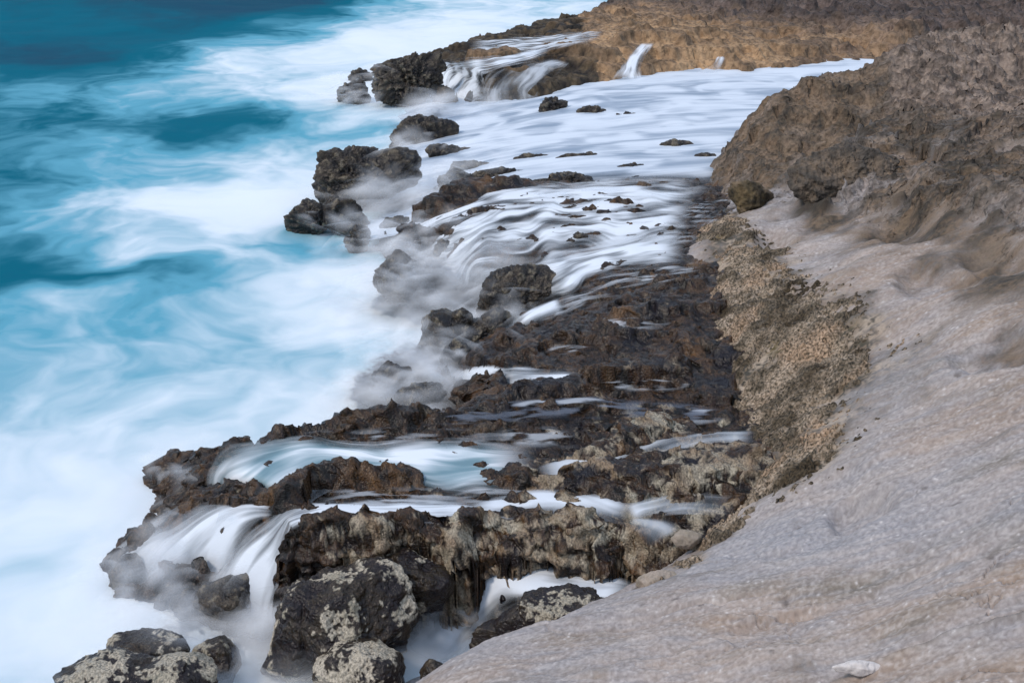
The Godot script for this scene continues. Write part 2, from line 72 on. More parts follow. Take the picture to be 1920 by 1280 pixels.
const WATERS := [["tide_pool_stream",0.92,[0.333,1.182,-12.871,0.262,1.149,-12.276,-0.676,1.161,-13.132,-0.526,1.089,-12.3,-1.602,1.119,-13.147,-1.24,1.082,-12.457,-2.445,1.079,-13.412,-1.907,1.072,-12.597,-2.951,1.011,-13.407,-2.268,1.07,-12.418,-3.22,0.958,-13.161,-2.436,1.069,-12.183,-3.357,0.86,-13.033,-2.661,0.83,-12.448,-3.477,0.62,-13.06,-2.85,0.58,-12.665,-3.623,0.3,-13.193,-3.095,0.3,-12.876],"turquoise white pool stream that spills over the near promontory"],
	["waterfall",0.95,[0.28,1.161,-11.717,0.221,1.17,-11.506,-0.627,1.098,-11.937,-0.554,1.165,-11.537,-1.476,1.118,-11.88,-1.318,1.209,-11.441,-2.058,1.079,-11.97,-2.024,1.19,-11.451,-2.355,1.077,-11.861,-2.259,1.158,-11.398,-2.579,0.98,-11.804,-2.304,0.98,-11.503,-2.98,0.64,-11.821,-2.392,0.62,-11.375,-3.312,0.28,-11.62,-2.472,0.26,-11.206,-3.625,0.03,-11.393,-2.523,0.03,-10.925],"wide white cascade falling left of the large mottled boulder"],
	["waterfall",0.88,[-2.509,1.055,-11.922,-2.533,1.049,-11.732,-2.956,0.93,-12.113,-2.763,0.93,-11.855,-3.341,0.78,-12.22,-2.973,0.72,-11.821,-3.762,0.46,-12.132,-3.102,0.42,-11.766,-4.061,0.04,-12.087,-3.253,0.04,-11.775],"thin veil of water over the low dark ledge at the left"],
	["waterfall",0.72,[-3.081,0.945,-12.167,-2.948,0.948,-11.935,-3.526,0.72,-12.497,-3.248,0.72,-12.039,-3.98,0.46,-12.527,-3.554,0.42,-11.978,-4.336,0.22,-12.406,-3.881,0.16,-12.01,-4.555,0.04,-12.356,-4.041,0.03,-11.893],"faint film of water sliding down the far end of the low left ledge"],
	["film",0.42,[0.953,1.304,-11.77,0.871,1.296,-11.347,0.116,1.114,-12.22,0,1.144,-11.572,-0.825,1.07,-12.419,-0.888,1.161,-11.565,-1.592,1.062,-12.432,-1.719,1.175,-11.562,-2.166,1.057,-12.321,-2.185,1.114,-11.687],"thin grey water film spread over the ledge between pool and pale ridge"],
	["film",0.38,[0.756,1.254,-13.565,0.84,1.243,-12.78,0,1.234,-13.537,0,1.151,-12.956,-0.886,1.197,-13.609,-0.978,1.116,-13.022,-1.794,1.14,-13.795,-1.849,1.089,-13.138,-2.558,1.047,-13.724,-2.747,1.027,-13.322],"thin water film over dark algae at the back of the turquoise pool"],
	["film",0.4,[3.049,1.493,-18.719,2.986,1.542,-17.743,2.259,1.393,-19.008,2.176,1.471,-17.484,1.433,1.229,-19.095,1.383,1.329,-17.206,0.829,1.106,-18.698,0.833,1.216,-16.869,0.327,0.982,-18.326,0.302,1.088,-16.782],"broken water film over black rock under the lower cascade arm"],
	["film",0.35,[4.301,1.188,-23.798,4.117,1.321,-22.124,3.566,1.227,-22.946,3.243,1.442,-20.063,2.991,1.27,-22.291,2.63,1.417,-19.325,2.346,1.228,-22.6,2.07,1.308,-19.645],"thin water film beside the foot of the bluff"],
	["stream",0.9,[2.262,1.507,-11.359,2.233,1.484,-11.102,1.756,1.448,-11.528,1.721,1.418,-11.235,1.343,1.381,-11.491,1.373,1.366,-11.228,1.124,1.349,-11.47,1.2,1.332,-11.078],"white stream sliding from under the slope to a notch in the pale ledge"],
	["stream",0.9,[1.253,1.363,-11.393,1.184,1.331,-11.081,0.677,1.252,-11.849,0.577,1.253,-11.473,0.115,1.133,-12.059,0.028,1.146,-11.7,-0.457,1.107,-11.967,-0.558,1.154,-11.642],"white stream running from the notch back into the turquoise pool"],
	["stream",0.6,[1.211,1.345,-11.212,1.147,1.327,-11.086,1.57,1.379,-11.071,1.312,1.325,-10.859,1.651,1.373,-10.86,1.428,1.328,-10.716],"faint film of water below the notch beside the rounded grey stone"],
	["stream",0.75,[2.777,1.476,-12.904,2.7,1.509,-12.553,2.227,1.433,-12.91,2.13,1.471,-12.575,1.61,1.395,-12.749,1.676,1.45,-12.292,1.061,1.311,-12.527,1.15,1.348,-12.166,0.594,1.21,-12.615,0.639,1.224,-12.273,0.238,1.148,-12.581,0.291,1.154,-12.268],"narrow braided stream crossing the brown pitted ledge"],
	["tide_pool_stream",0.5,[2.587,1.404,-13.574,2.5,1.428,-13.188,1.867,1.355,-13.969,1.78,1.371,-13.194,0.914,1.323,-14.188,0.878,1.285,-13.504,0.131,1.281,-14.169,0,1.248,-13.439,-0.518,1.253,-14.004,-0.69,1.226,-13.481,-1.03,1.217,-13.899,-1.197,1.196,-13.541],"dark still tide pool with pale streaks against the foot of the slope"],
	["cove",0.95,[1.246,0.85,-10.734,1.175,0.85,-10.531,0.758,0.8,-11.058,0.679,0.78,-10.562,0.11,0.75,-11.214,0.16,0.68,-10.8,-0.416,0.65,-11.349,-0.081,0.45,-10.95,-0.62,0.3,-11.44,-0.3,0.15,-10.896,-0.886,0.08,-11.085,-0.537,0.05,-10.632,-1.288,0.03,-10.615,-0.844,0.03,-10.377],"white water pouring round the black rocks at the bottom of the slope"],
	["waterfall",0.95,[3.405,1.277,-22.502,2.9,1.426,-20.113,2.422,1.175,-23.405,2.034,1.285,-20.206,1.021,1.092,-23.689,0.897,1.084,-20.44,0,0.998,-23.651,0,0.912,-20.584,-0.8,0.87,-23.034,-0.541,0.803,-20.431,-1.417,0.5,-23.206,-0.822,0.45,-20.609,-1.916,0.04,-23.623,-1.106,0.04,-20.657],"broad middle cascade fanning over dark rocks in mist"],
	["waterfall",0.95,[2.858,1.42,-20.131,2.701,1.5,-18.576,1.943,1.271,-20.163,1.842,1.334,-18.997,1.051,1.126,-19.907,1.209,1.207,-18.856,0.523,1.021,-19.758,0.852,1.143,-18.245,-0.045,0.6,-20.278,0.391,0.5,-19.463,-0.785,0.05,-20.708,-0.265,0.05,-19.649],"lower arm of the middle cascade bending over the algae ledge"],
	["waterfall",0.95,[3.903,1.152,-24.224,3.656,1.262,-22.759,1.999,1.048,-24.477,1.776,1.21,-22.832,0,0.945,-24.571,-0.2,0.983,-23.14,-0.824,0.867,-23.806,-1.096,0.805,-22.907,-1.679,0.42,-24.134,-1.843,0.32,-23.431,-2.343,0.03,-24.384,-2.511,0.03,-23.332],"upper arm of the middle cascade along the long dark ledge"],
	["waterfall",0.95,[0.883,1.351,-14.894,0.933,1.341,-14.557,0.412,1.273,-15.069,0.469,1.294,-14.611,0,1.144,-15.359,0.081,1.243,-14.675,-0.33,0.82,-16.083,-0.213,0.84,-15.481,-0.683,0.5,-16.614,-0.513,0.5,-15.937,-1.016,0.12,-17.038,-0.784,0.1,-16.309],"small white fall dropping into mist below the algae ledge"],
	["waterfall",0.95,[0.721,1.117,-17.973,0.78,1.162,-17.421,0.399,1.03,-17.866,0.482,1.081,-17.33,0.119,0.95,-17.7,0.25,0.92,-17.353,-0.123,0.55,-18.26,0.065,0.5,-17.87,-0.353,0.2,-18.584,-0.124,0.18,-18.164],"short white chute between the flat topped rock and the two humped rock"],
	["waterfall",0.97,[1.28,1.443,-37.882,1.072,1.308,-37.084,0,1.438,-36.53,0.03,1.221,-35.931,-1.271,1.357,-36.156,-0.816,1.055,-35.716,-2.335,0.394,-39.624,-1.007,0.85,-35.556,-2.685,0.024,-39.014,-1.092,0.493,-35.276,-3.085,-0.439,-38.736,-1.176,0.077,-34.944],"main curtain of the far waterfall on the brown headland"],
	["waterfall",0.6,[1.221,1.252,-36.895,1.604,1.169,-36.526,-0.149,1.158,-35.797,1.039,1.023,-35.731,-0.515,0.715,-35.276,0.583,0.745,-34.919,-0.656,0.137,-34.68,0.647,0.354,-34.234],"thin trickles over the dark rock right of the far waterfall"],
	["waterfall",0.95,[3.785,1.591,-37.378,4.056,1.601,-37.321,3.4,1.398,-36.753,3.722,1.337,-36.596,3.107,1.09,-35.994,3.52,1.018,-35.906,2.843,0.824,-35.537,3.645,0.764,-35.541],"single narrow waterfall in a notch of the brown headland"],
	["waterfall",0.85,[5.851,1.324,-36.666,6.032,1.311,-36.656,5.632,1.146,-36.331,5.868,1.123,-36.291,5.184,0.959,-36.058,5.717,0.939,-36.007],"tiny white rivulet in the brown headland right of the narrow waterfall"],
	["stream",0.85,[2.88,1.517,-39.881,2.661,1.624,-38.087,0.677,1.011,-41.149,0.461,1.425,-37.28,-1.386,0.689,-42.041,-1.351,1.39,-36.301],"white water lying on the low seaward ledge of the headland"],
	["puddle",0.5,[1.068,1.406,-15.408,1.062,1.405,-15.297,0.892,1.365,-15.647,0.872,1.373,-15.232,0.728,1.322,-15.778,0.708,1.342,-15.276,0.559,1.276,-15.844,0.546,1.301,-15.411,0.366,1.22,-15.842,0.363,1.231,-15.701],"small puddle at the seaward end of the algae ledge"],
	["puddle",0.5,[2.176,1.555,-15.986,2.159,1.554,-15.837,1.947,1.523,-16.262,1.891,1.525,-15.721,1.727,1.484,-16.398,1.669,1.496,-15.752,1.497,1.441,-16.447,1.454,1.461,-15.895,1.23,1.392,-16.392,1.218,1.402,-16.21],"puddle on the brown algae ledge below the middle cascade"],
	["puddle",0.5,[2.754,1.568,-17.594,2.73,1.572,-17.421,2.47,1.529,-17.907,2.397,1.543,-17.3,2.199,1.483,-18.076,2.123,1.503,-17.368,1.915,1.426,-18.17,1.86,1.447,-17.577,1.585,1.354,-18.178,1.571,1.362,-17.99],"shallow water film on the algae below the lower cascade arm"],
	["puddle",0.5,[2.215,1.415,-14.264,2.204,1.403,-14.178,1.906,1.416,-14.402,1.874,1.377,-14.095,1.621,1.407,-14.45,1.589,1.365,-14.093,1.33,1.387,-14.452,1.309,1.355,-14.155,1,1.355,-14.393,0.995,1.347,-14.298],"long puddle above the dark tide pool"]]
const MISTS := [["near cascade",[-3.064,0,-11.682,1.026,0.5],60],
	["near cascade",[-3.741,0,-12.094,0.749,0.5],40],
	["near cascade",[-1.814,0,-10.526,1.334,0.25],36],
	["near promontory",[-3.761,0.1,-13.561,0.471,0.5],26],
	["near promontory",[-4.351,0,-14.617,0.431,0.25],14],
	["algae ledge",[-1.292,0,-16.429,1.069,0.65],90],
	["algae ledge",[-1.725,0,-17.055,0.788,0.7],60],
	["algae ledge",[-0.459,0.3,-16.685,0.536,0.5],30],
	["middle rocks",[-1.308,0,-17.92,0.82,0.65],56],
	["middle rocks",[-0.253,0.1,-18.627,0.759,0.75],50],
	["middle cascade",[-0.922,0,-20.633,1.292,0.95],90],
	["middle cascade",[-1.936,0,-20.633,0.926,0.85],66],
	["middle cascade",[-1.612,0,-22.861,1.011,0.8],44],
	["middle cascade",[0,0.2,-19.395,0.784,0.7],34],
	["tall craggy rock",[-2.474,0,-25.919,1.248,0.9],44],
	["tall craggy rock",[-1.255,0.2,-26.426,1.149,0.7],40],
	["tall craggy rock",[-2.801,0,-23.644,0.942,0.5],24],
	["far waterfall",[-1.891,0,-34.506,1.626,0.6],30],
	["far waterfall",[-4.594,0,-36.51,1.098,0.9],30],
	["far waterfall",[-2.885,0,-30.787,0.798,0.5],14],
	["bottom cove",[-0.714,0.1,-10.965,0.395,0.35],26],
	["bottom cove",[-3.6,0,-10.416,0.681,0.3],26]]
const CHIP := [2.411,2.439,-7.347]
const PALE_ZONES := [-1.382,-10.994,0.487,0.7,-0.581,-10.892,0.695,0.989,0.48,-11.017,0.809,1.158,1.283,-11.092,0.597,0.87,1.821,-11.157,0.491,0.729,0.706,-12.453,0.533,0.834,1.593,-13.129,0.556,0.923,2.236,-12.176,0.642,1.031,1.891,-11.718,0.622,0.963,2.444,-11.725,0.454,0.714]
const PITTED_ZONES := [3.14,-16.378,0.817,1.74,3.097,-14.865,0.96,1.868,3.187,-13.599,0.959,1.739,3.63,-13.485,0.634,1.2,2.995,-12.621,0.722,1.233,2.915,-11.477,0.444,0.725,3.426,-18.082,0.608,1.403,3.337,-20.134,0.58,1.436,2.625,-11.562,0.308,0.489,2.322,-11.313,0.265,0.404,1.992,-10.859,0.225,0.328,1.67,-10.386,0.187,0.262,1.297,-10.157,0.153,0.209]
const STRATA_ZONES := [2.098,-7.688,0.615,0.786,2.72,-7.301,0.671,0.885,3.276,-7.128,0.663,0.913,3.62,-7.902,0.419,0.626]
const STAIN_ZONES := [5.618,-17.497,1.037,2.76,5.978,-15.402,0.934,2.436,5.483,-13.459,0.575,1.35,4.998,-19.197,0.604,1.582,4.914,-11.44,0.278,0.578]
const HOLLOW_ZONES := [4.84,-11.498,0.307,0.632,4.644,-11.629,0.225,0.453,2.999,-9.798,0.186,0.286,3.153,-9.713,0.146,0.227,4.992,-14.452,0.269,0.621,5.242,-14.103,0.232,0.541,5.701,-14.244,0.302,0.742,5.427,-17.076,0.312,0.808,4.004,-18.676,0.234,0.57,5.863,-22.901,0.407,1.23]
const BROWN_ZONES := [5.088,-24.498,1.18,3.766,6.071,-24.395,1.396,4.73,7.301,-23.39,1.883,6.479,5.794,-21.11,1.039,3.014,8.304,-22.119,1.814,6.358,6.68,-17.445,0.886,2.574,7.953,-24.101,1.401,5.409,4.855,-23.107,0.612,1.751]
const CRUMBLY_ZONES := [8.576,-24.641,1.214,5.215,9.547,-24.55,1.225,5.443,7.857,-24.971,0.665,2.857]
class Grid:
	var x0: float
	var z0: float
	var step: float
	var w: int
	var h: int
	var d := PackedFloat32Array()
	func _init(ax: float, az: float, bx: float, bz: float, s: float) -> void:
		x0 = ax; z0 = az; step = s
		w = int(ceil((bx - ax) / s)) + 1
		h = int(ceil((bz - az) / s)) + 1
		d.resize(w * h)
	func at(x: float, z: float) -> float:
		var fx := clampf((x - x0) / step, 0.0, w - 1.001)
		var fz := clampf((z - z0) / step, 0.0, h - 1.001)
		var i := int(fx)
		var j := int(fz)
		fx -= i; fz -= j
		var k := j * w + i
		return lerpf(lerpf(d[k], d[k + 1], fx), lerpf(d[k + w], d[k + w + 1], fx), fz)

var noise_big: FastNoiseLite
var noise_ridge: FastNoiseLite
var noise_mid: FastNoiseLite
var noise_fine: FastNoiseLite
var noise_soft: FastNoiseLite
var noise_grit: FastNoiseLite
var noise_block: FastNoiseLite
var noise_pits: FastNoiseLite
var g_platform: Grid
var g_ridges: Grid
var g_edge: Grid
var g_pale: Grid
var g_cliff: Grid
var g_pitted: Grid
var g_brown: Grid
var g_crumbly: Grid
var g_hollow: Grid
var g_strata: Grid
var g_stain: Grid
var g_headland: Grid
var g_bay: Grid
var g_foam: Grid
var g_water_y: Grid
var g_water_w: Grid
var g_fall_y: Grid
var g_fall_w: Grid
var taken := {}

func make_noise(seed_value: int, frequency: float, octaves: int, kind := FastNoiseLite.FRACTAL_FBM, type := FastNoiseLite.TYPE_SIMPLEX_SMOOTH) -> FastNoiseLite:
	var n := FastNoiseLite.new()
	n.seed = seed_value; n.noise_type = type; n.frequency = frequency
	n.fractal_type = kind; n.fractal_octaves = octaves; n.fractal_gain = 0.5
	return n

# thin plate surface through points x, y, z
func plate(points: Array, grid: Grid, slack: float) -> void:
	var n := points.size() / 3
	var m := n + 3
	var a := []
	for i in m:
		var row := PackedFloat64Array()
		row.resize(m + 1)
		a.append(row)
	for i in n:
		for j in n:
			var q: float = (points[i * 3] - points[j * 3]) ** 2 + (points[i * 3 + 2] - points[j * 3 + 2]) ** 2
			a[i][j] = 0.5 * q * log(q) if q > 1e-9 else 0.0
		a[i][i] += slack
		a[i][n] = 1.0; a[n][i] = 1.0
		a[i][n + 1] = points[i * 3]; a[n + 1][i] = points[i * 3]
		a[i][n + 2] = points[i * 3 + 2]; a[n + 2][i] = points[i * 3 + 2]
		a[i][m] = points[i * 3 + 1]
	for c in m:
		var best := c
		for r in range(c + 1, m):
			if absf(a[r][c]) > absf(a[best][c]):
				best = r
		var keep = a[c]; a[c] = a[best]; a[best] = keep
		var pivot: PackedFloat64Array = a[c]
		for r in range(c + 1, m):
			var row: PackedFloat64Array = a[r]
			var f := row[c] / pivot[c]
			if f != 0.0:
				for k in range(c, m + 1):
					row[k] -= f * pivot[k]
				a[r] = row
	var w := PackedFloat64Array()
	w.resize(m)
	for r in range(m - 1, -1, -1):
		var t: float = a[r][m]
		for k in range(r + 1, m):
			t -= a[r][k] * w[k]
		w[r] = t / a[r][r]
	var px := PackedFloat64Array()
	var pz := PackedFloat64Array()
	for i in n:
		px.append(points[i * 3]); pz.append(points[i * 3 + 2])
	for j in grid.h:
		var z := grid.z0 + j * grid.step
		for i in grid.w:
			var x := grid.x0 + i * grid.step
			var t := w[n] + w[n + 1] * x + w[n + 2] * z
			for k in n:
				var dx := x - px[k]
				var dz := z - pz[k]
				var q := dx * dx + dz * dz
				if q > 1e-9:
					t += w[k] * 0.5 * q * log(q)
			grid.d[j * grid.w + i] = t

func zone_grid(zones: Array) -> Grid:
	var g := Grid.new(-5.0, -31.0, 17.0, -4.0, 0.12)
	for j in g.h:
		for i in g.w:
			var x := g.x0 + i * g.step
			var z := g.z0 + j * g.step
			var most := 0.0
			for k in zones.size() / 4:
				var q: float = ((x - zones[k * 4]) / zones[k * 4 + 2]) ** 2 + ((z - zones[k * 4 + 1]) / zones[k * 4 + 3]) ** 2
				most = maxf(most, exp(-q * 0.8))
			g.d[j * g.w + i] = most
	return g

func segment_distance(p: Vector2, a: Vector2, b: Vector2) -> float:
	var ab := b - a
	return (p - a - ab * clampf((p - a).dot(ab) / ab.length_squared(), 0.0, 1.0)).length()

func platform_grids() -> void:
	g_edge = Grid.new(-5.0, -28.0, 8.0, -8.5, 0.1)
	g_ridges = Grid.new(-5.0, -28.0, 8.0, -8.5, 0.1)
	var edge := PackedVector2Array()
	for k in PLATFORM_EDGE.size() / 2:
		edge.append(Vector2(PLATFORM_EDGE[k * 2], PLATFORM_EDGE[k * 2 + 1]))
	var outline := edge.duplicate()
	outline.append(Vector2(20.0, -25.3)); outline.append(Vector2(20.0, -10.4))
	for j in g_edge.h:
		for i in g_edge.w:
			var p := Vector2(g_edge.x0 + i * g_edge.step, g_edge.z0 + j * g_edge.step)
			var near := 99.0
			for k in edge.size() - 1:
				near = minf(near, segment_distance(p, edge[k], edge[k + 1]))
			g_edge.d[j * g_edge.w + i] = near if Geometry2D.is_point_in_polygon(p, outline) else -near
			var up := 0.0
			for r in PLATFORM_RIDGES:
				var line: Array = r[0]
				for k in line.size() / 2 - 1:
					var q: float = segment_distance(p, Vector2(line[k * 2], line[k * 2 + 1]), Vector2(line[k * 2 + 2], line[k * 2 + 3])) / r[1]
					up = maxf(up, r[2] * exp(-q * q))
			g_ridges.d[j * g_ridges.w + i] = up

# where running water lies: its height and how surely it is there
func water_grids() -> void:
	g_water_y = Grid.new(-5.0, -28.0, 8.0, -8.5, 0.05); g_water_y.d.fill(50.0)
	g_water_w = Grid.new(-5.0, -28.0, 8.0, -8.5, 0.05)
	g_fall_y = Grid.new(-8.0, -56.0, 30.0, -32.0, 0.09); g_fall_y.d.fill(50.0)
	g_fall_w = Grid.new(-8.0, -56.0, 30.0, -32.0, 0.09)
	for water in WATERS:
		if water[0] == "cove":  # lies below the ledge, not on it
			continue
		var rows: Array = water[2]
		var far := float(rows[2]) < -30.0
		var gy := g_fall_y if far else g_water_y
		var gw := g_fall_w if far else g_water_w
		var n := rows.size() / 6
		for i in 161:
			var row := spline(rows, i / 160.0 * (n - 1))
			var ends := smoothstep(0.0, 0.10, i / 160.0)
			for j in 61:
				var s := j / 60.0
				var p := Vector3(row[0], row[1], row[2]).lerp(Vector3(row[3], row[4], row[5]), s)
				var cx := int((p.x - gy.x0) / gy.step)
				var cz := int((p.z - gy.z0) / gy.step)
				var sure := ends * smoothstep(0.0, 0.3, s) * smoothstep(0.0, 0.3, 1.0 - s)
				for q in 4:
					var k := (cz + q / 2) * gy.w + cx + q % 2
					if k >= 0 and k < gy.d.size():
						gy.d[k] = minf(gy.d[k], p.y); gw.d[k] = maxf(gw.d[k], sure)

func unique(called: String) -> String:
	taken[called] = taken.get(called, -1) + 1
	return called if taken[called] == 0 else "%s_%03d" % [called, taken[called]]

func put(called: String, mesh: Mesh, material: Material, where := Vector3.ZERO) -> MeshInstance3D:
	var o := MeshInstance3D.new()
	o.name = unique(called); o.mesh = mesh; o.material_override = material; o.position = where
	o.cast_shadow = GeometryInstance3D.SHADOW_CASTING_SETTING_ON
	add_child(o, true)
	return o

func tag(o: Node3D, label: String, category: String, group := "", kind := "") -> void:
	if label: o.set_meta("label", label)
	if category: o.set_meta("category", category)
	if group: o.set_meta("group", group)
	if kind: o.set_meta("kind", kind)

func array_mesh(v: PackedVector3Array, c: PackedColorArray, index: PackedInt32Array, uv := PackedVector2Array()) -> ArrayMesh:
	var normal := PackedVector3Array()
	normal.resize(v.size())
	for t in index.size() / 3:
		var i := index[t * 3]
		var j := index[t * 3 + 1]
		var k := index[t * 3 + 2]
		var f := (v[k] - v[i]).cross(v[j] - v[i])
		normal[i] += f; normal[j] += f; normal[k] += f
	for i in normal.size():
		normal[i] = normal[i].normalized()
	var a := []
	a.resize(Mesh.ARRAY_MAX)
	a[Mesh.ARRAY_VERTEX] = v; a[Mesh.ARRAY_NORMAL] = normal; a[Mesh.ARRAY_INDEX] = index
	if c.size(): a[Mesh.ARRAY_COLOR] = c
	if uv.size(): a[Mesh.ARRAY_TEX_UV] = uv
	var m := ArrayMesh.new()
	m.add_surface_from_arrays(Mesh.PRIMITIVE_TRIANGLES, a)
	return m

# a sheet of rock: xs and zs are the grid lines; shape(x, z) gives height, or below lowest to leave out; tint gives colour
func sheet(xs: PackedFloat32Array, zs: PackedFloat32Array, fan: bool, shape: Callable, lowest: float) -> ArrayMesh:
	var v := PackedVector3Array()
	var c := PackedColorArray()
	var ok := PackedByteArray()
	var out := [Vector3.ZERO, Color.WHITE]
	for z in zs:
		for s in xs:
			shape.call(s * -z if fan else s, z, out)
			v.append(out[0]); c.append(out[1]); ok.append(1 if out[0].y > lowest else 0)
	var map := PackedInt32Array()
	map.resize(v.size()); map.fill(-1)
	var v2 := PackedVector3Array()
	var c2 := PackedColorArray()
	var index := PackedInt32Array()
	var w := xs.size()
	for j in zs.size() - 1:
		for i in w - 1:
			var k := j * w + i
			if ok[k] + ok[k + 1] + ok[k + w] + ok[k + w + 1] < 3:
				continue
			for q in [k, k + 1, k + w, k + w + 1]:
				if map[q] < 0:
					map[q] = v2.size(); v2.append(v[q]); c2.append(c[q])
			# rows run away from the viewer
			var a := map[k]; var b := map[k + 1]; var d := map[k + w]; var e := map[k + w + 1]
			index.append_array(PackedInt32Array([a, d, b, b, d, e]))
	return array_mesh(v2, c2, index)

func steps(a: float, b: float, s: float) -> PackedFloat32Array:
	var r := PackedFloat32Array()
	for i in int(ceil((b - a) / s)) + 1:
		r.append(a + i * s)
	return r

# rows whose spacing grows with depth, so that far ground is not built finer than it can be seen
func depth_rows(a: float, b: float, share: float) -> PackedFloat32Array:
	var r := PackedFloat32Array()
	var z := a
	while z < b:
		r.append(-z); z *= 1.0 + share
	return r

func mixc(a: Color, b: Color, t: float) -> Color:
	return a.lerp(b, clampf(t, 0.0, 1.0))

func ridged(x: float, y: float, z: float) -> float:
	return noise_ridge.get_noise_3d(x, y, z) - 0.35

func pitted_noise(x: float, y: float, z: float) -> float:
	return 3.0 * (noise_pits.get_noise_3d(x, y, z) + 0.49)

# bedding: heights gather on worn steps
func bedded(h: float, thick: float, share: float) -> float:
	var q := h / thick
	var k := floorf(q)
	return lerpf(h, thick * (k + smoothstep(0.30, 0.70, q - k)), share)

func platform_vertex(x: float, z: float, out: Array) -> void:
	var warp := noise_mid.get_noise_2d(x * 1.3, z * 1.3)
	var sd := g_edge.at(x, z) + 0.25 * warp
	if sd < -0.25:
		out[0] = Vector3(x, -9.0, z)
		return
	var h := g_platform.at(x, z) + g_ridges.at(x, z)
	var pale := g_pale.at(x, z)
	if sd < 0.3:
		h -= 0.10 * (1.0 - smoothstep(-0.1, 0.3, sd))
	if sd < 0.0:
		var t := clampf(-sd / (0.8 + 0.9 * noise_big.get_noise_2d(x * 1.2, z * 1.2)), 0.0, 1.0)
		h = lerpf(h, -0.5, t * t * (3.0 - 2.0 * t))
	var r := ridged(x, h * 1.5, z)
	var m := noise_mid.get_noise_3d(x * 3.0, h * 3.0, z * 3.0)
	var f := noise_fine.get_noise_3d(x, h, z)
	var pit := pitted_noise(x, h, z)
	h = bedded(h + 0.09 * r + 0.08 * warp, 0.13, 0.75 * smoothstep(-0.1, 0.25, sd))
	h += 0.045 * m + 0.026 * f + 0.012 * pit
	var wet := g_water_w.at(x, z)
	if wet > 0.01:
		h = lerpf(h, minf(h, g_water_y.at(x, z) - 0.07 + 0.30 * maxf(0.0, noise_mid.get_noise_3d(x * 1.3, 60.0, z * 2.6)) + 0.04 * m + 0.03 * f + 0.10 * r), wet)
	var push := Vector2(0.07 * noise_mid.get_noise_3d(x * 4.0, h * 6.0, z * 4.0 + 7.0), 0.07 * noise_mid.get_noise_3d(z * 4.0, h * 6.0 + 31.0, x * 4.0))
	var grit := noise_grit.get_noise_3d(x, h, z)
	if sd < 0.2 and sd > -1.2:
		# the broken face is rough outwards, not upwards
		var out_dir := Vector2(g_edge.at(x - 0.15, z) - g_edge.at(x + 0.15, z), g_edge.at(x, z - 0.15) - g_edge.at(x, z + 0.15)).limit_length(1.0)
		push += out_dir * (0.16 * m + 0.10 * ridged(x * 1.5, h * 2.5, z * 1.5) + 0.05 * f + 0.04 * pit) * smoothstep(0.2, 0.0, sd)
	h += 0.012 * grit
	out[0] = Vector3(x + push.x, h, z + push.y)
	out[1] = platform_tint(x, h, z, pale, r, m, f, pit, grit)

func platform_tint(x: float, h: float, z: float, pale: float, r: float, m: float, f: float, pit: float, grit: float) -> Color:
	# brown turf algae over bare limestone, in patches
	var cover := noise_mid.get_noise_3d(x * 2.4 + 40.0, h * 4.5, z * 2.4) + 0.55 * noise_fine.get_noise_3d(x * 0.8, h, z * 0.8 + 90.0) + 0.2 * pit + 0.35 * grit
	var algae := mixc(Color(0.016, 0.012, 0.011), Color(0.092, 0.048, 0.021), 0.36 + 0.9 * m + 0.7 * f + 0.8 * grit)
	algae = mixc(algae, Color(0.17, 0.085, 0.03), 2.4 * (noise_mid.get_noise_3d(x * 1.1, 130.0, z * 1.1) + 0.3 * f - 0.24))
	algae = mixc(algae, Color(0.012, 0.010, 0.012), 2.4 * (noise_mid.get_noise_3d(x * 1.3, 170.0, z * 1.3) - 0.10))
	var bare := mixc(Color(0.50, 0.44, 0.33), Color(0.30, 0.21, 0.13), 0.5 + 1.2 * r + 0.5 * f)
	var share := smoothstep(0.02, 0.22, cover + 1.0 * (pale - 0.75))
	share = maxf(share, 0.22 * smoothstep(0.35, 0.7, cover))
	return mixc(algae, bare, share)

